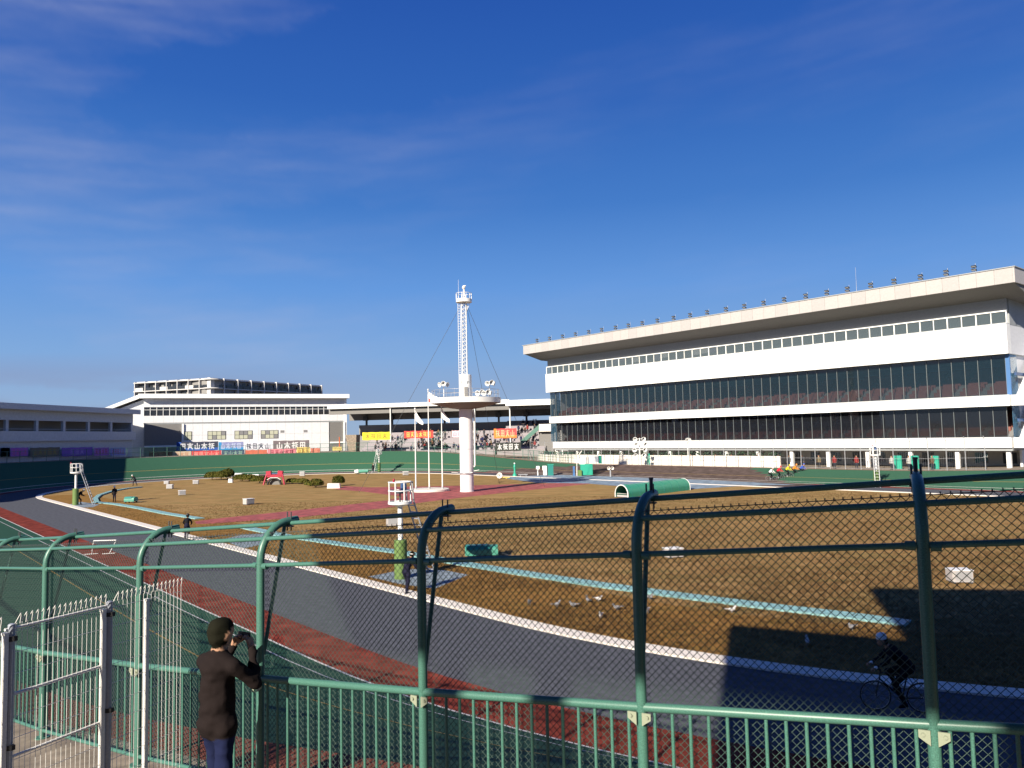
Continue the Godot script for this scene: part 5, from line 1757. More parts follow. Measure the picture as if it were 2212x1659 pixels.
	m1 = MB.new(); m1.box(c4 + Vector3(-0.55, 2.35, -0.3), Vector3(0.9, 1.1, 0.6))
	part("white_panel", m1, M.white, s4)
	m1 = MB.new(); m1.box(c4 + Vector3(1.3, 2.5, -0.5), Vector3(1.6, 0.9, 0.4))
	part("white_panel", m1, M.white, s4)
	for x in [0.15, 0.45]:
		m1 = MB.new(); m1.tube(c4 + Vector3(x, 1.8, -0.3), c4 + Vector3(x, 2.9, -0.3), 0.09, -1, 8)
		part("lamp_tube", m1, M.galvanised, s4)
	m1 = MB.new(); m1.box(c4 + Vector3(2.3, 2.45, -0.5), Vector3(0.5, 1.2, 0.4))
	part("green_panel", m1, M.board_green, s4)
	m1 = MB.new(); m1.path([c4 + Vector3(-1.45, 0, 0.3), c4 + Vector3(-1.4, 2.3, 0.3), c4 + Vector3(-1.1, 3.2, 0.3), c4 + Vector3(-0.6, 3.9, 0.3)], 0.07, 7)
	part("mast", m1, M.warm_white, s4)
	m1 = MB.new(); m1.box(c4 + Vector3(-1.0, 0.45, 0.3), Vector3(0.55, 0.9, 0.5))
	part("mast_pad", m1, M.pad_green, s4)
	m1 = MB.new(); m1.box(c4 + Vector3(-1.9, 0.75, 0.2), Vector3(0.3, 1.5, 0.3))
	part("blue_post", m1, M.blue_paint, s4)
	var c5 := gp(1319, 1030)
	var s5 := thing("lamp_stand", "short stand with two small round lamps at the blue apron's edge", "lamp stand", c5)
	m1 = MB.new(); m1.tube(c5, c5 + Vector3(0, 1.0, 0), 0.11, -1, 8)
	part("stand", m1, M.galvanised, s5)
	for x in [-0.22, 0.25]:
		m1 = MB.new(); lamp(m1, c5 + Vector3(x, 1.3, 0), Vector3(x, -0.1, 1), 0.24)
		part("lamp_head", m1, M.warm_white, s5)
	var c6 := gp(1401, 1004.5, 1.3)
	var s6 := thing("green_post", "slim green marker panel at the foot of the white track wall", "marker", c6)
	m1 = MB.new(); m1.box(c6 + Vector3(0, 0.95, 0), Vector3(0.42, 1.9, 0.3))
	part("panel", m1, M.board_green, s6)
	m1 = MB.new(); m1.box(c6 + Vector3(0.36, 0.7, 0), Vector3(0.28, 1.4, 0.25))
	part("white_side", m1, M.white, s6)
	var c7 := gp(1083, 1034)
	var s7 := thing("floor_lamp", "squat white lamp with a yellow tray on the grass by the tower shadow", "lamp", c7)
	m1 = MB.new(); lamp(m1, c7 + Vector3(-0.2, 0.45, 0), Vector3(-0.3, 0.2, 1), 0.42)
	part("lamp_head", m1, M.white, s7)
	m1 = MB.new(); m1.box(c7 + Vector3(0.75, 0.18, 0), Vector3(1.1, 0.1, 0.5)); m1.box(c7 + Vector3(0.75, 0.06, 0), Vector3(0.2, 0.14, 0.3))
	part("tray", m1, M.yellow_paint, s7)

# ---------------------------------------------------------------- the green safety fence in front
const RF := 47.65
const POSTS := [23.58, 21.37, 19.07, 16.68, 14.16, 11.28]
func fence_spot(k: float) -> Array:                            # k: degrees past the start of the bend; below zero, metres along the straight
	if k >= 0.0:
		var f := deg_to_rad(k)
		return [near_dir(k, RF, crest_near(f)), (near_dir(k, RF - 1.0) - near_dir(k, RF)).normalized()]
	var al := NEAR_AL - k
	return [tk(al, MID_PE - RF, crest_straight(al)), tk(0, 1, 0)]

func safety_fence() -> void:
	var spots := [31.9, 29.8, 27.7, 25.6]
	spots.append_array(POSTS)
	spots.append_array([8.8, 6.4, 4.0, 1.6])
	for k in 16: spots.append(-0.5 - k * 1.85)
	var s := thing("safety_fence", "green steel railing with tall arched posts and chain-link mesh along the track's outer edge", "fence", fence_spot(21.5)[0])
	for k in spots.size():
		var q := fence_spot(spots[k])
		var p: Vector3 = q[0]
		var n: Vector3 = q[1]
		var pts := [p + Vector3(0, -0.25, 0), p + Vector3(0, 1.1, 0), p + Vector3(0, 2.21, 0)]
		for j in range(1, 9):
			var a := PI * 0.5 * j / 8.0
			pts.append(p + n * (0.35 - 0.35 * cos(a)) + Vector3(0, 2.21 + 0.35 * sin(a), 0))
		pts.append(p + n * 0.46 + Vector3(0, 2.565, 0))
		var m := MB.new(); m.path(pts, 0.038, 14)
		var post := part("arched_post", m, M.fence_green, s)
		m = MB.new(); m.tube(p + Vector3(0, 0, 0), p + Vector3(0, 0.02, 0), 0.085, -1, 14)
		part("base_flange", m, M.fence_green, post)
		m = MB.new(); m.tube(p + n * 0.30 + Vector3(0, 2.52, 0), p + n * 0.04 + Vector3(0, 1.30, 0), 0.019, -1, 8)
		part("brace", m, M.fence_green, post)
		var side := n.cross(Vector3.UP)
		m = MB.new()
		for e in [-0.028, 0.028]: m.tube(p + n * 0.36 + side * e + Vector3(0, 2.46, 0), p + n * 0.36 + side * e + Vector3(0, 2.65, 0), 0.007, -1, 6)
		m.box(p + n * 0.36 + Vector3(0, 2.505, 0), Vector3(0.09, 0.012, 0.05), Basis(side, Vector3.UP, n))
		part("clamp_bolts", m, M.dark_steel, post)
		for e in [-1.0, 1.0]:
			m = MB.new(); m.tube(p + side * e * 0.04 + Vector3(0, 2.16, 0), p + side * e * 0.10 + Vector3(0, 2.16, 0), 0.029, -1, 8)
			part("rail_clamp", m, M.fence_green, post)
			m = MB.new()
			m.prism(PackedVector2Array([Vector2(0.02, -0.055), Vector2(0.085, -0.01), Vector2(0.085, 0.035), Vector2(0.02, 0.035)]), p - n * 0.05 + Vector3(0, 1.03, 0), side * e, Vector3.UP, -n * 0.012)
			m.tube(p - n * 0.058 + side * e * 0.06 + Vector3(0, 1.04, 0), p - n * 0.075 + side * e * 0.06 + Vector3(0, 1.04, 0), 0.012, -1, 6)
			part("bracket", m, M.bracket, post)
	for k in spots.size() - 1:
		var q0 := fence_spot(spots[k])
		var q1 := fence_spot(spots[k + 1])
		var a: Vector3 = q0[0]
		var b: Vector3 = q1[0]
		var na: Vector3 = q0[1]
		var nb: Vector3 = q1[1]
		var d := (b - a).normalized()
		var near: bool = spots[k] > 6.0
		for r in [[0.36, 2.535, 0.022, "top_rail"], [0.06, 2.415, 0.021, "upper_rail"], [0.0, 2.165, 0.020, "middle_rail"], [0.0, 1.085, 0.033, "handrail"], [0.0, 0.10, 0.022, "bottom_rail"]]:
			var m := MB.new()
			m.tube(a + na * r[0] + Vector3(0, r[1], 0), b + nb * r[0] + Vector3(0, r[1], 0), r[2], -1, 12 if near else 6, false)
			part(r[3], m, M.fence_green, s)
		# balusters
		var ln := (b - a).length()
		var cnt := 14
		for j in cnt:
			if not near and j % 2: continue
			var p := a.lerp(b, (j + 0.75) / (cnt + 0.5))
			var m := MB.new()
			m.tube(p + Vector3(0, 0.11, 0), p + Vector3(0, 1.07, 0), 0.0125, -1, 8 if near else 4, false)
			part("baluster", m, M.fence_green, s)
		# chain-link: two families of slanting wires, and the twisted ends along the top
		var o := a + na * 0.085 + Vector3(0, 0.05, 0)
		var ux := (b + nb * 0.085) - (a + na * 0.085)
		var h := 2.42
		var pit := 0.056 if near else 0.12
		var m2 := MB.new()
		var c := -h
		while c < ln:
			for fam in 2:
				var u0 := maxf(c, 0.0)
				var u1 := minf(c + h, ln)
				if u1 > u0:
					var v0 := u0 - c
					var v1 := u1 - c
					if fam == 1:
						v0 = h - v0; v1 = h - v1
					var zz := na * (0.0022 if fam else -0.0022)
					m2.tube(o + ux * (u0 / ln) + Vector3(0, v0, 0) + zz, o + ux * (u1 / ln) + Vector3(0, v1, 0) + zz, 0.0024, -1, 4, false)
			c += pit
		var link := part("chain_link", m2, M.wire_green, s)
		if near:
			var m3 := MB.new()
			var u := 0.0
			while u < ln:
				var bp := o + ux * (u / ln) + Vector3(0, h, 0)
				m3.tube(bp - d * 0.004, bp + d * 0.003 + Vector3(0, 0.014, 0), 0.003, 0.002, 4, false)
				m3.tube(bp + d * 0.004, bp - d * 0.006 + Vector3(0, 0.012, 0), 0.0025, 0.0015, 4, false)
				u += pit
			m3.tube(o + Vector3(0, h - 0.005, 0), o + ux + Vector3(0, h - 0.005, 0), 0.0032, -1, 4, false)
			var tw := part("twisted_ends", m3, M.dark_steel, link)
			tw.set_meta("kind", "stuff")
	# short stubs standing on two of the arches
	for k in [POSTS[1], POSTS[0]]:
		var q := fence_spot(k)
		var p: Vector3 = q[0] + q[1] * 0.40
		var m := MB.new(); m.tube(p + Vector3(0, 2.55, 0), p + Vector3(0, 2.68, 0), 0.014, -1, 8); m.tube(p + Vector3(0, 2.68, 0), p + Vector3(0, 2.695, 0), 0.018, -1, 8)
		part("stub", m, M.dark_steel, s)

# ---------------------------------------------------------------- white wire fence at right angles to it
func white_fence() -> void:
	var E := Vector3(-3.50, 0, -8.05)
	var d := Vector3(-0.41, 0, 0.912).normalized()
	var n := Vector3(d.z, 0, -d.x)
	var yg := 2.93
	var yt := 5.04
	var w := func(t: float, y: float, k := 0.0) -> Vector3:
		return E + d * t + n * k + Vector3(0, y, 0)
	var s := thing("white_wire_fence", "white welded-wire fence with a saw-toothed top and white posts on the walkway", "fence", w.call(1.0, yg))
	for run in [[0.0, 0.80], [0.88, 1.74], [1.84, 3.6]]:
		var m := MB.new()
		var t: float = run[0]
		while t < run[1]:
			m.tube(w.call(t, yg + 0.06), w.call(t, yt - 0.02), 0.0022, -1, 5, false)
			t += 0.046
		var pn := part("upright_wires", m, M.post_white, s)
		m = MB.new()
		var y := yg + 0.1
		while y < yt:
			m.tube(w.call(run[0], y, 0.005), w.call(run[1], y, 0.005), 0.0026, -1, 5, false)
			y += 0.175
		part("cross_wires", m, M.post_white, pn)
		t = run[0]
		while t < run[1] - 0.03:                               # each tooth: a hairpin of wire leaning out of the panel
			m = MB.new()
			m.path([w.call(t, yt - 0.03), w.call(t + 0.006, yt + 0.035, 0.02), w.call(t + 0.016, yt + 0.062, 0.035), w.call(t + 0.024, yt + 0.05, 0.035), w.call(t + 0.046, yt - 0.03)], 0.0034, 5)
			part("tooth", m, M.post_white, s)
			t += 0.050
	for r in [[0.80, 1.80, yt - 0.06], [0.86, 1.74, 4.44], [0.86, 1.74, 3.93], [1.84, 3.6, yt - 0.06], [0.86, 1.74, 3.40]]:
		var m := MB.new(); m.tube(w.call(r[0], r[2], -0.01), w.call(r[1], r[2], -0.01), 0.012, -1, 10)
		part("rail", m, M.post_white, s)
	for t in [0.42, 0.90, 1.80, 3.55]:
		var m := MB.new()
		m.box(w.call(t, (yg + yt) * 0.5 - 0.05, 0.0), Vector3(0.036, yt - yg - 0.1, 0.036), Basis(d, Vector3.UP, n))
		var p := part("post", m, M.post_white, s)
		m = MB.new(); m.box(w.call(t, yt - 0.09, 0.0), Vector3(0.044, 0.02, 0.044), Basis(d, Vector3.UP, n))
		part("cap", m, M.post_white, p)
	for t in [0.835, 1.75]:
		var m := MB.new(); m.tube(w.call(t, yg), w.call(t, yt - 0.03), 0.029, -1, 16)
		var p := part("gate_post", m, M.post_grey, s)
		m = MB.new(); m.ball(w.call(t, yt - 0.03), Vector3(0.029, 0.015, 0.029), 6, 12)
		part("cap", m, M.post_grey, p)
		for y in [yt - 0.16, 4.0, 3.42]:
			m = MB.new(); m.tube(w.call(t, y), w.call(t, y + 0.04), 0.032, -1, 16); m.box(w.call(t, y + 0.025, 0.045), Vector3(0.03, 0.04, 0.03), Basis(d, Vector3.UP, n))
			part("strap", m, M.strap, p)

# ---------------------------------------------------------------- figures: one skin drawn over tapered bones
func skin(mb: MB, bones: Array, cell: float, xf := Transform3D.IDENTITY, blend := 0.05) -> void:
	var lo := Vector3(1e9, 1e9, 1e9)
	var hi := -lo
	for b in bones:
		var r: float = maxf(b[2], b[3]) + cell * 2.5
		lo = lo.min(b[0] - Vector3.ONE * r).min(b[1] - Vector3.ONE * r)
		hi = hi.max(b[0] + Vector3.ONE * r).max(b[1] + Vector3.ONE * r)
	var nx := int((hi.x - lo.x) / cell) + 2
	var ny := int((hi.y - lo.y) / cell) + 2
	var nz := int((hi.z - lo.z) / cell) + 2
	var fld := PackedFloat32Array()
	fld.resize(nx * ny * nz); fld.fill(1.0)
	var own := PackedByteArray()
	own.resize(nx * ny * nz)
	var best := PackedFloat32Array()
	best.resize(nx * ny * nz); best.fill(1e9)
	for bi in bones.size():
		var b: Array = bones[bi]
		var p0: Vector3 = b[0]
		var ab: Vector3 = b[1] - p0
		var l2 := maxf(ab.length_squared(), 1e-9)
		var r0: float = b[2]
		var r1: float = b[3]
		var rr := maxf(r0, r1) + maxf(blend, cell * 2.0)
		var q0: Vector3 = (p0.min(b[1]) - Vector3.ONE * rr - lo) / cell
		var q1: Vector3 = (p0.max(b[1]) + Vector3.ONE * rr - lo) / cell
		for k in range(maxi(0, int(q0.z)), mini(nz, int(q1.z) + 2)):
			for j in range(maxi(0, int(q0.y)), mini(ny, int(q1.y) + 2)):
				for i in range(maxi(0, int(q0.x)), mini(nx, int(q1.x) + 2)):
					var v := lo + Vector3(i, j, k) * cell - p0
					var h := clampf(v.dot(ab) / l2, 0.0, 1.0)
					var dd := (v - ab * h).length() - lerpf(r0, r1, h)
					var id := (k * ny + j) * nx + i
					var c := fld[id]
					var t := maxf(blend - absf(c - dd), 0.0) / blend
					fld[id] = minf(c, dd) - t * t * blend * 0.25
					if dd < best[id]:
						best[id] = dd; own[id] = bi
	var ids := {}
	var fold := FastNoiseLite.new()
	fold.seed = 5; fold.frequency = 0.10; fold.fractal_octaves = 2
	var offs := [0, 1, nx, nx + 1, nx * ny, nx * ny + 1, nx * ny + nx, nx * ny + nx + 1]
	var edges := [[0, 1], [2, 3], [4, 5], [6, 7], [0, 2], [1, 3], [4, 6], [5, 7], [0, 4], [1, 5], [2, 6], [3, 7]]
	var start := mb.v.size()
	for k in nz - 1:
		for j in ny - 1:
			for i in nx - 1:
				var id := (k * ny + j) * nx + i
				var s0 := fld[id] < 0.0
				var mixed := false
				for o in 8:
					if (fld[id + offs[o]] < 0.0) != s0:
						mixed = true
						break
				if not mixed: continue
				var acc := Vector3.ZERO
				var cnt := 0
				for e in edges:
					var a: int = e[0]
					var b: int = e[1]
					var fa := fld[id + offs[a]]
					var fb := fld[id + offs[b]]
					if (fa < 0.0) == (fb < 0.0): continue
					var t := fa / (fa - fb)
					acc += Vector3(a & 1, (a >> 1) & 1, a >> 2).lerp(Vector3(b & 1, (b >> 1) & 1, b >> 2), t)
					cnt += 1
				var p := lo + (Vector3(i, j, k) + acc / cnt) * cell
				var near := 0
				for o in 8:
					if best[id + offs[o]] < best[id + offs[near]]: near = o
				mb.col = bones[own[id + offs[near]]][4]
				if cell > 0.015 and cell < 0.03:                  # creases of the cloth
					p += (p - (lo + hi) * 0.5) * Vector3(1, 0, 1) * (fold.get_noise_3d(p.x * 60.0, p.y * 95.0, p.z * 60.0) * 0.10)
				ids[id] = mb.vert(xf * p, Vector3.ZERO)
	var acc_n := PackedVector3Array()
	acc_n.resize(mb.v.size() - start)
	for id in ids:
		var i: int = id % nx
		var j: int = (id / nx) % ny
		var k: int = id / (nx * ny)
		var inside := fld[id] < 0.0
		for ax in 3:
			var o1: int = [1, nx, nx * ny][ax]
			if (fld[id + o1] < 0.0) == inside: continue
			var ua: int = [nx, nx * ny, 1][ax]
			var ub: int = [nx * ny, 1, nx][ax]
			if not (ids.has(id - ua) and ids.has(id - ub) and ids.has(id - ua - ub)): continue
			var f := [ids[id], ids[id - ua], ids[id - ua - ub], ids[id - ub]]
			if not inside: f.reverse()
			var g := (mb.v[f[1]] - mb.v[f[0]]).cross(mb.v[f[2]] - mb.v[f[0]]) + (mb.v[f[2]] - mb.v[f[0]]).cross(mb.v[f[3]] - mb.v[f[0]])
			for q in f: acc_n[q - start] += g
			mb.tri(f[0], f[1], f[2]); mb.tri(f[0], f[2], f[3])
	for q in acc_n.size(): mb.n[start + q] = acc_n[q].normalized()

func hand(mb: MB, wrist: Vector3, dir: Vector3, palm_n: Vector3, side: float, curl: float, tone: Color) -> void:   # palm, four fingers and a thumb, bent by curl
	var y := dir.normalized()
	var z := (palm_n - y * palm_n.dot(y)).normalized()
	var x := y.cross(z) * side
	var bones := [[wrist - y * 0.02, wrist + y * 0.02, 0.026, 0.028, tone]]
	var lens := [0.070, 0.080, 0.074, 0.058]
	for k in 4:
		var bx := (k - 1.5) * 0.021
		var kn := wrist + y * (0.088 - absf(k - 1.2) * 0.004) + x * bx
		bones.append([wrist + y * 0.015 + x * bx * 0.7, kn, 0.016, 0.012, tone])
		var p := kn
		var a := curl * 0.6
		for sgm in 3:
			var d := (y * cos(a) + z * sin(a))
			var l: float = lens[k] * [0.45, 0.32, 0.25][sgm]
			bones.append([p, p + d * l, 0.0098 - sgm * 0.0008, 0.0092 - sgm * 0.0009, tone])
			p += d * l
			a += curl
	var tp := wrist + y * 0.025 - x * 0.028
	var t1 := tp + (y * 0.6 - x * 0.6 + z * 0.4).normalized() * 0.042
	var t2 := t1 + (y * 0.8 - x * 0.1 + z * (0.3 + curl * 0.5)).normalized() * 0.034
	bones.append([tp, t1, 0.014, 0.011, tone]); bones.append([t1, t2, 0.0108, 0.009, tone])
	skin(mb, bones, 0.0052, Transform3D.IDENTITY, 0.008)

func mirror_bone(b: Array) -> Array:
	return [Vector3(-b[0].x, b[0].y, b[0].z), Vector3(-b[1].x, b[1].y, b[1].z), b[2], b[3], b[4]]

func head_bones(c: Vector3, look: Vector3, skin_c: Color, hair_c: Color, detail: bool) -> Array:   # c: middle of the head
	var f := look.normalized()
	var r := f.cross(Vector3.UP).normalized()
	var u := r.cross(f)
	var out := [[c + u * 0.015 - f * 0.005, c + u * 0.03 + f * 0.02, 0.088, 0.086, skin_c], [c - u * 0.06 + f * 0.035, c - u * 0.075 + f * 0.05, 0.052, 0.045, skin_c], [c + u * 0.05 - f * 0.03, c - u * 0.02 - f * 0.045, 0.092, 0.078, hair_c], [c + u * 0.07 + f * 0.03, c + u * 0.06 - f * 0.03, 0.078, 0.082, hair_c]]
	if detail:
		out.append([c + f * 0.10, c + f * 0.118 - u * 0.025, 0.010, 0.014, skin_c])
		for s in [-1.0, 1.0]:
			out.append([c + r * s * 0.088 - u * 0.01, c + r * s * 0.094 + u * 0.02, 0.014, 0.016, skin_c])
			out.append([c + f * 0.093 + r * s * 0.032 + u * 0.012, c + f * 0.094 + r * s * 0.034 + u * 0.012, 0.009, 0.009, Color(0.03, 0.025, 0.02)])
		out.append([c + f * 0.094 - u * 0.055 - r * 0.02, c + f * 0.094 - u * 0.055 + r * 0.02, 0.008, 0.008, Color(0.30, 0.12, 0.10)])
	return out

# colours: coat, trousers, skin, hair, shoes ; the figure looks along -z
func figure(pose: String, col: Array, cell: float) -> MB:
	var mb := MB.new()
	mb.use_col = true
	var T: Color = col[0]
	var L: Color = col[1]
	var S: Color = col[2]
	var Hc: Color = col[3]
	var F: Color = col[4]
	var b := []
	var fine := cell < 0.03
	var hands := []
	if pose == "stand" or pose == "phone":
		b = [[Vector3(0, 0.90, 0.01), Vector3(0, 1.08, 0.01), 0.155, 0.140, T], [Vector3(-0.08, 0.86, 0.01), Vector3(0.08, 0.86, 0.01), 0.112, 0.112, T], [Vector3(0, 1.08, 0.01), Vector3(0, 1.36, 0.01), 0.140, 0.150, T], [Vector3(-0.10, 1.40, 0.01), Vector3(0.10, 1.40, 0.01), 0.085, 0.085, T], [Vector3(0, 1.42, 0.0), Vector3(0, 1.53, -0.01), 0.062, 0.052, S]]
		for e in [-1.0, 1.0]:
			var st_: float = 0.05 * e
			b.append([Vector3(0.075 * e, 0.84, 0), Vector3(0.10 * e, 0.50, -0.02 + st_), 0.092, 0.068, L])
			b.append([Vector3(0.10 * e, 0.50, -0.02 + st_), Vector3(0.11 * e, 0.10, 0.03 + st_), 0.070, 0.050, L])
			b.append([Vector3(0.11 * e, 0.055, 0.05 + st_), Vector3(0.125 * e, 0.04, -0.14 + st_), 0.050, 0.038, F])
			if pose == "stand":
				b.append([Vector3(0.185 * e, 1.40, 0.01), Vector3(0.235 * e, 1.13, 0.03), 0.064, 0.050, T])
				b.append([Vector3(0.235 * e, 1.13, 0.03), Vector3(0.235 * e, 0.88, -0.06), 0.050, 0.036, T])
				hands.append([Vector3(0.235 * e, 0.87, -0.065), Vector3(0, -1, -0.15), Vector3(-e, 0, 0), e, 0.35])
			else:
				b.append([Vector3(0.185 * e, 1.39, 0.0), Vector3(0.25 * e, 1.20, -0.19), 0.066, 0.052, T])
				b.append([Vector3(0.25 * e, 1.20, -0.19), Vector3(0.115 * e, 1.46, -0.28), 0.052, 0.038, T])
				hands.append([Vector3(0.112 * e, 1.465, -0.285), Vector3(-0.45 * e, 1.0, 0.0), Vector3(-e, 0, 0.1), e, 0.75])
		b.append_array(head_bones(Vector3(0, 1.635, -0.025), Vector3(0, -0.06, -1), S, Hc, fine))
	elif pose == "lean":                                      # bending forward, one foot ahead
		b = [[Vector3(0, 0.90, 0.08), Vector3(0, 1.08, 0.0), 0.145, 0.138, T], [Vector3(0, 1.08, 0.0), Vector3(0, 1.30, -0.20), 0.142, 0.150, T], [Vector3(-0.10, 1.31, -0.24), Vector3(0.10, 1.31, -0.24), 0.085, 0.085, T], [Vector3(0, 1.33, -0.27), Vector3(0, 1.42, -0.36), 0.060, 0.052, S]]
		for e in [-1.0, 1.0]:
			var z: float = 0.16 * e
			b.append([Vector3(0.085 * e, 0.88, 0.08), Vector3(0.11 * e, 0.48, -0.04 + z), 0.106, 0.068, L])
			b.append([Vector3(0.11 * e, 0.48, -0.04 + z), Vector3(0.13 * e, 0.10, 0.08 + z * 1.5), 0.070, 0.050, L])
			b.append([Vector3(0.13 * e, 0.055, 0.10 + z * 1.5), Vector3(0.14 * e, 0.04, -0.08 + z * 1.5), 0.050, 0.038, F])
			b.append([Vector3(0.185 * e, 1.29, -0.22), Vector3(0.26 * e, 1.03, -0.30), 0.064, 0.050, T])
			b.append([Vector3(0.26 * e, 1.03, -0.30), Vector3(0.22 * e, 0.92, -0.52), 0.050, 0.037, T])
			hands.append([Vector3(0.22 * e, 0.915, -0.53), Vector3(0, -0.2, -1), Vector3(0, -1, 0), e, 0.6])
		b.append_array(head_bones(Vector3(0, 1.50, -0.46), Vector3(0, -0.5, -1), S, Hc, fine))
	elif pose == "sit":
		b = [[Vector3(0, 0.10, 0.03), Vector3(0, 0.25, 0.02), 0.150, 0.140, T], [Vector3(0, 0.25, 0.02), Vector3(0, 0.50, -0.02), 0.142, 0.155, T], [Vector3(-0.10, 0.54, -0.02), Vector3(0.10, 0.54, -0.02), 0.09, 0.09, T], [Vector3(0, 0.57, -0.02), Vector3(0, 0.67, -0.04), 0.06, 0.055, S]]
		for e in [-1.0, 1.0]:
			b.append([Vector3(0.09 * e, 0.09, 0.0), Vector3(0.13 * e, 0.09, -0.42), 0.095, 0.072, L])
			b.append([Vector3(0.13 * e, 0.09, -0.42), Vector3(0.13 * e, -0.30, -0.40), 0.068, 0.05, L])
			b.append([Vector3(0.13 * e, -0.34, -0.38), Vector3(0.14 * e, -0.36, -0.54), 0.045, 0.038, F])
			b.append([Vector3(0.19 * e, 0.53, -0.02), Vector3(0.25 * e, 0.28, -0.06), 0.066, 0.052, T])
			b.append([Vector3(0.25 * e, 0.28, -0.06), Vector3(0.10 * e, 0.22, -0.28), 0.050, 0.038, T])
			b.append([Vector3(0.10 * e, 0.22, -0.28), Vector3(0.05 * e, 0.21, -0.33), 0.036, 0.030, S])
		b.append_array(head_bones(Vector3(0, 0.77, -0.05), Vector3(0, -0.1, -1), S, Hc, fine))
	else:                                                     # riding: seat at the saddle, hands on the bar
		b = [[Vector3(0, 1.00, 0.22), Vector3(0, 1.12, 0.14), 0.140, 0.130, L], [Vector3(0, 1.12, 0.14), Vector3(0, 1.36, -0.10), 0.135, 0.145, T], [Vector3(-0.10, 1.38, -0.13), Vector3(0.10, 1.38, -0.13), 0.082, 0.082, T], [Vector3(0, 1.41, -0.16), Vector3(0, 1.50, -0.23), 0.058, 0.052, S]]
		for e in [-1.0, 1.0]:
			var kn: Vector3 = Vector3(0.11, 0.86, -0.18) if e > 0 else Vector3(-0.11, 0.64, -0.10)
			var an: Vector3 = Vector3(0.11, 0.50, 0.02) if e > 0 else Vector3(-0.11, 0.20, 0.10)
			b.append([Vector3(0.08 * e, 0.98, 0.20), kn, 0.10, 0.068, L])
			b.append([kn, an, 0.068, 0.045, L])
			b.append([an + Vector3(0, -0.03, 0.03), an + Vector3(0, -0.06, -0.13), 0.042, 0.034, F])
			b.append([Vector3(0.18 * e, 1.37, -0.13), Vector3(0.25 * e, 1.16, -0.28), 0.062, 0.048, T])
			b.append([Vector3(0.25 * e, 1.16, -0.28), Vector3(0.21 * e, 1.02, -0.49), 0.047, 0.035, T])
			hands.append([Vector3(0.21 * e, 1.015, -0.50), Vector3(0, -0.25, -1), Vector3(0, -1, 0.3), e, 0.95])
		b.append_array(head_bones(Vector3(0, 1.585, -0.30), Vector3(0, -0.15, -1), S, Hc, fine))
	skin(mb, b, cell, Transform3D.IDENTITY, 0.045)
	for h in hands:
		if fine: hand(mb, h[0], h[1], h[2], h[3], h[4], S)
		else: skin(mb, [[h[0], h[0] + h[1].normalized() * 0.08, 0.034, 0.03, S]], cell * 0.6)
	return mb

const SKIN := Color(0.42, 0.24, 0.16)
const HAIR := Color(0.015, 0.012, 0.010)

func helmet(parent: Node3D, c: Vector3, m: Material) -> void:
	var mb := MB.new()
	mb.lathe(c, [Vector2(0.118, -0.01), Vector2(0.122, 0.02), Vector2(0.112, 0.07), Vector2(0.08, 0.115), Vector2(0.03, 0.135), Vector2(0, 0.137)], 20, Basis(Vector3.RIGHT, -0.2))
	part("helmet", mb, m, parent, true)

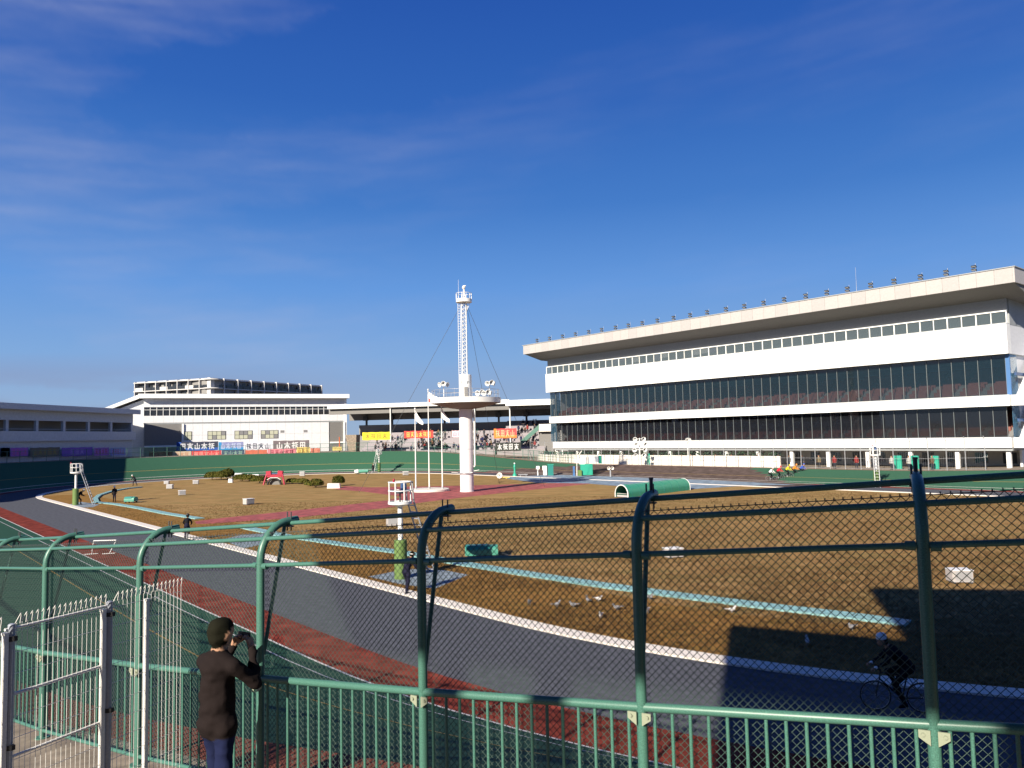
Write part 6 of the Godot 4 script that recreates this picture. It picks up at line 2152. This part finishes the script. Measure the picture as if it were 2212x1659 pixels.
func bicycle_proto(label: String) -> Node3D:
	var s := thing("bicycle", label, "bicycle", Vector3.ZERO)
	var m := MB.new()
	var bb := Vector3(0, 0.29, 0.07)
	var seat := Vector3(0, 0.86, 0.20)
	var hd0 := Vector3(0, 0.86, -0.37)
	var hd1 := Vector3(0, 0.72, -0.40)
	var ra := Vector3(0, 0.335, 0.49)
	var fa := Vector3(0, 0.335, -0.50)
	m.tube(bb, seat, 0.017); m.tube(bb, hd1, 0.019); m.tube(seat + Vector3(0, -0.05, -0.01), hd0, 0.016); m.tube(hd0 + Vector3(0, 0.06, 0.01), hd1, 0.02)
	for e in [-1.0, 1.0]:
		m.tube(bb, ra + Vector3(0.05 * e, 0, 0), 0.010); m.tube(seat + Vector3(0, -0.05, 0), ra + Vector3(0.05 * e, 0, 0), 0.009)
		m.tube(hd1, fa + Vector3(0.05 * e, 0, 0), 0.012)
	part("frame", m, M.black, s, true)
	for c in [ra, fa]:
		var pts := []
		for k in 37: pts.append(c + Vector3(0, cos(TAU * k / 36) * 0.325, sin(TAU * k / 36) * 0.325))
		var t := MB.new(); t.path(pts, 0.014, 8)
		var wh := part("wheel", t, M.tyre, s, true)
		pts = []
		for k in 37: pts.append(c + Vector3(0, cos(TAU * k / 36) * 0.305, sin(TAU * k / 36) * 0.305))
		t = MB.new(); t.path(pts, 0.009, 6)
		part("rim", t, M.galvanised, wh, true)
		t = MB.new()
		for k in 20: t.tube(c + Vector3(0.02 * (1 if k % 2 else -1), 0, 0), c + Vector3(0, cos(TAU * k / 20) * 0.305, sin(TAU * k / 20) * 0.305), 0.0015, -1, 3, false)
		t.tube(c - Vector3(0.04, 0, 0), c + Vector3(0.04, 0, 0), 0.02, -1, 8)
		part("spokes", t, M.galvanised, wh, true)
	m = MB.new(); m.path([Vector3(-0.21, 0.98, -0.40), Vector3(-0.21, 0.985, -0.52), Vector3(-0.16, 0.98, -0.46), Vector3(0, 0.96, -0.42), Vector3(0.16, 0.98, -0.46), Vector3(0.21, 0.985, -0.52), Vector3(0.21, 0.98, -0.40)], 0.013, 8); m.tube(hd0, Vector3(0, 0.97, -0.40), 0.013)
	part("handlebar", m, M.black, s, true)
	m = MB.new(); m.ball(Vector3(0, 0.90, 0.24), Vector3(0.07, 0.03, 0.14), 8, 12); m.tube(seat, Vector3(0, 0.89, 0.22), 0.013)
	part("saddle", m, M.black, s, true)
	m = MB.new(); m.tube(bb - Vector3(0.012, 0, 0), bb + Vector3(0.012, 0, 0), 0.095, -1, 24); m.tube(bb + Vector3(0.06, 0, 0), bb + Vector3(0.06, 0.15, -0.06), 0.012); m.tube(bb - Vector3(0.06, 0, 0), bb + Vector3(-0.06, -0.15, 0.06), 0.012)
	m.box(bb + Vector3(0.11, 0.15, -0.06), Vector3(0.09, 0.02, 0.06)); m.box(bb + Vector3(-0.11, -0.15, 0.06), Vector3(0.09, 0.02, 0.06))
	part("crank", m, M.galvanised, s, true)
	return s

func person(mb: MB, label: String, at: Vector3, turn: float, group := "") -> MeshInstance3D:
	var o := MeshInstance3D.new()
	o.name = numbered("person"); o.mesh = mb.make(); o.material_override = M.cloth
	add_child(o); o.position = at; o.rotation.y = turn; base_of[o] = Vector3.ZERO
	tag(o, label, "person", group)
	return o

func facing(hx: float, hdepth: float) -> float:
	return atan2(-hx, hdepth)

func people_and_bicycles() -> void:
	var dark := Color(0.014, 0.014, 0.018)
	var navy := Color(0.016, 0.018, 0.035)
	# the onlooker at the rail, holding a phone up before the face
	var pw := Vector3(-2.68, 0, -6.95)
	pw.y = 3.13
	var me := person(figure("phone", [Color(0.017, 0.0142, 0.0122), Color(0.012, 0.017, 0.048), SKIN, HAIR, dark], 0.021), "person in a dark brown jacket and blue jeans at the railing, both hands raised", pw, facing(0.45, 0.9))
	var ph := MB.new(); ph.box(Vector3(0, 1.56, -0.30), Vector3(0.15, 0.075, 0.009))
	var phn := single("phone", ph, M.black, "phone held up by the person at the railing", "phone", Vector3.ZERO)
	phn.transform = me.transform
	# rider on the near bend, in the shade
	var bike := bicycle_proto("black bicycle under the helmeted rider in the broad shade on the track")
	var sp := gp(1893, 1534)
	var h1 := Vector2(-0.975, 0.22)
	var ctr := sp - Vector3(h1.x, 0, -h1.y) * 0.5
	bike.position = ctr; bike.rotation.y = facing(h1.x, h1.y)
	var ride_mesh := figure("ride", [dark, dark, SKIN, HAIR, dark], 0.024)
	var r1 := person(ride_mesh, "person in black riding a bicycle through the shade, white helmet and gloves", ctr, bike.rotation.y)
	helmet(r1, Vector3(0, 1.635, -0.305), M.white)
	var gl := MB.new()
	for e in [-1.0, 1.0]: gl.ball(Vector3(0.21 * e, 1.02, -0.50), Vector3(0.042, 0.036, 0.05), 6, 10)
	part("glove_cuff", gl, M.white, r1, true)
	# rider farther up the straight
	var sp2 := gp(404, 1168)
	dup(bike, sp2, facing(-0.3, 0.95), "black bicycle beside the kerb under the rider leaving along the straight")
	var r2 := person(figure("ride", [dark, navy, SKIN, HAIR, dark], 0.03), "person in black cycling away along the kerb of the near straight", sp2, facing(-0.3, 0.95))
	helmet(r2, Vector3(0, 1.635, -0.305), M.black)
	# the race, small on the home straight
	var cols := [[Color(0.62, 0.62, 0.62), "white"], [Color(0.55, 0.03, 0.05), "red"], [Color(0.62, 0.50, 0.03), "yellow"], [Color(0.62, 0.22, 0.03), "orange"], [Color(0.05, 0.10, 0.40), "blue"]]
	var px := [[1666, 1039], [1683, 1036], [1702, 1033], [1717, 1031], [1733, 1030]]
	for k in 5:
		var at := on_track(px[k][0], px[k][1])
		dup(bike, at, facing(0.656, -0.755), "racing bicycle under the rider in the %s jersey on the home straight" % cols[k][1])
		var rr := person(figure("ride", [cols[k][0], dark, SKIN, HAIR, dark], 0.045), "racing cyclist in a %s jersey on the home straight before the main grandstand" % cols[k][1], at, facing(0.656, -0.755))
		var hm := StandardMaterial3D.new()
		hm.albedo_color = cols[k][0].linear_to_srgb(); hm.roughness = 0.4
		helmet(rr, Vector3(0, 1.635, -0.305), hm)
	# officials on the grass
	var lean := figure("lean", [navy, navy, SKIN, HAIR, dark], 0.026)
	var o1 := person(lean, "person in a dark navy suit bending forward beside the green padded post", gp(880, 1281), facing(0.35, 0.94))
	var cap := MB.new(); cap.ball(Vector3(0, 1.56, -0.45), Vector3(0.10, 0.05, 0.11), 6, 12); cap.box(Vector3(0, 1.535, -0.56), Vector3(0.14, 0.012, 0.1))
	part("cap", cap, M.white, o1, true)
	var small_l := figure("lean", [dark, navy, SKIN, HAIR, dark], 0.045)
	var small_s := figure("stand", [dark, navy, SKIN, HAIR, dark], 0.045)
	var o2 := person(small_l, "person in black leaning on the padded post at the tip of the grass", gp(170, 1090), facing(0.8, 0.3))
	helmet(o2, Vector3(0, 1.55, -0.46), M.white)
	var o3 := person(small_s, "person in black with a white cap standing beside the duct cover at the bend", gp(247, 1084), facing(0.3, -0.9))
	helmet(o3, Vector3(0, 1.68, -0.02), M.white)
	var o4 := person(small_l, "person in black with a white cap stooping at the far bend of the grass", gp(291, 1049), facing(-0.9, 0.2))
	helmet(o4, Vector3(0, 1.55, -0.46), M.white)
	person(small_s, "person in black at the foot of the far lookout ladder", gp(806, 1022), facing(0.5, -0.8))
	# the crowd
	var coats := [[Color(0.018, 0.018, 0.022), "black"], [Color(0.05, 0.052, 0.06), "charcoal"], [Color(0.025, 0.03, 0.075), "navy"], [Color(0.10, 0.065, 0.045), "brown"], [Color(0.22, 0.035, 0.035), "dark red"], [Color(0.36, 0.36, 0.35), "light grey"], [Color(0.16, 0.13, 0.08), "khaki"]]
	var sits := []
	var stands := []
	for c in coats:
		sits.append(figure("sit", [c[0], Color(0.03, 0.03, 0.04), SKIN, HAIR, dark], 0.055).make())
		stands.append(figure("stand", [c[0], Color(0.03, 0.032, 0.045), SKIN, HAIR, dark], 0.055).make())
	var bs := terrace_basis()
	var to_track := atan2(-bs.z.x, -bs.z.z) + PI
	to_track = facing(-bs.z.x, bs.z.z)
	var seen := {}
	for k in 125:
		var t := 0.0
		var row := 0
		if k < 16: t = rng.randf_range(0.13, 0.34); row = rng.randi_range(0, 8)
		elif k < 90: t = rng.randf_range(0.34, 0.71); row = int(pow(rng.randf(), 1.3) * 9.5)
		else: t = rng.randf_range(0.73, 0.90); row = rng.randi_range(0, 9)
		var key := "%d_%d" % [row, int(t * 75.0)]
		if seen.has(key): continue
		seen[key] = true
		t = (int(t * 75.0) + 0.5) / 75.0
		var c := rng.randi() % coats.size()
		if rng.randf() < 0.5: c = rng.randi() % 3
		var standing := rng.randf() < 0.3
		var o := MeshInstance3D.new()
		o.name = numbered("person")
		o.mesh = stands[c] if standing else sits[c]
		o.material_override = M.cloth
		add_child(o)
		o.position = terrace(t, 1.2 + row * 0.95 if standing else 1.66 + row * 0.95, row_y(t, row) + (0.0 if standing else 0.37))
		o.rotation.y = to_track + rng.randf_range(-0.35, 0.35)
		tag(o, "spectator in a %s coat %s the roofed terrace steps" % [coats[c][1], "standing on" if standing else "seated on"], "person", "terrace spectators, %s, %s" % [coats[c][1], "standing" if standing else "seated"])
	for k in 30:                                              # along the home straight, behind the wire fence
		var al := 104.0 - k * 2.35 + rng.randf_range(-0.6, 0.6)
		var c := rng.randi() % coats.size()
		var o := MeshInstance3D.new()
		o.name = numbered("person")
		o.mesh = stands[c]; o.material_override = M.cloth
		add_child(o)
		var wall := al > 56.0
		o.position = tk(al, MID_PE + RAD + (18.3 if wall else 17.0) + rng.randf_range(0.0, 0.8), crest_home(al))
		o.rotation.y = facing(-TC, -TS) + rng.randf_range(-0.5, 0.5)
		tag(o, "spectator in a %s coat at the home straight fence, %s" % [coats[c][1], "behind the white wall" if wall else "before the open ground floor"], "person", "spectators at the home straight, %s, %s" % [coats[c][1], "wall" if wall else "ground floor"])

func birds() -> void:
	var px := [[1144, 1308], [1203, 1312], [1239, 1313], [1270, 1302], [1293, 1300], [1333, 1319], [1298, 1336], [1399, 1324], [1404, 1296], [1581, 1324], [1744, 1393], [1840, 1362]]
	for k in px.size():
		var p := gp(px[k][0], px[k][1])
		var a := rng.randf() * TAU
		var f := Vector3(cos(a), 0, sin(a))
		var r := Vector3(-f.z, 0, f.x)
		var bs := Basis(r, Vector3.UP, -f)
		var m := MB.new()
		m.ball(p + Vector3(0, 0.13, 0), Vector3(0.062, 0.065, 0.125), 8, 12, bs)
		m.ball(p + f * 0.13 + Vector3(0, 0.24, 0), Vector3(0.033, 0.037, 0.038), 6, 10, bs)
		m.tube(p + f * 0.08 + Vector3(0, 0.16, 0), p + f * 0.13 + Vector3(0, 0.24, 0), 0.05, 0.035, 8)
		m.tube(p + f * 0.16 + Vector3(0, 0.24, 0), p + f * 0.20 + Vector3(0, 0.23, 0), 0.012, 0.003, 6)
		m.prism(PackedVector2Array([Vector2(-0.03, 0), Vector2(0.03, 0), Vector2(0.05, 0.16), Vector2(-0.05, 0.16)]), p - f * 0.10 + Vector3(0, 0.14, 0), r, -f, Vector3(0, 0.015, 0))
		for e in [-0.03, 0.03]: m.tube(p + r * e, p + r * e + Vector3(0, 0.09, 0), 0.006, -1, 5)
		var white := k in [4, 6, 7, 9, 10]
		single("pigeon", m, M.bird_white if white else M.bird, "whitish pigeon on the grass between kerb and duct cover" if white else "grey pigeon on the grass between kerb and duct cover", "bird", p, "white pigeons on the grass" if white else "grey pigeons on the grass")
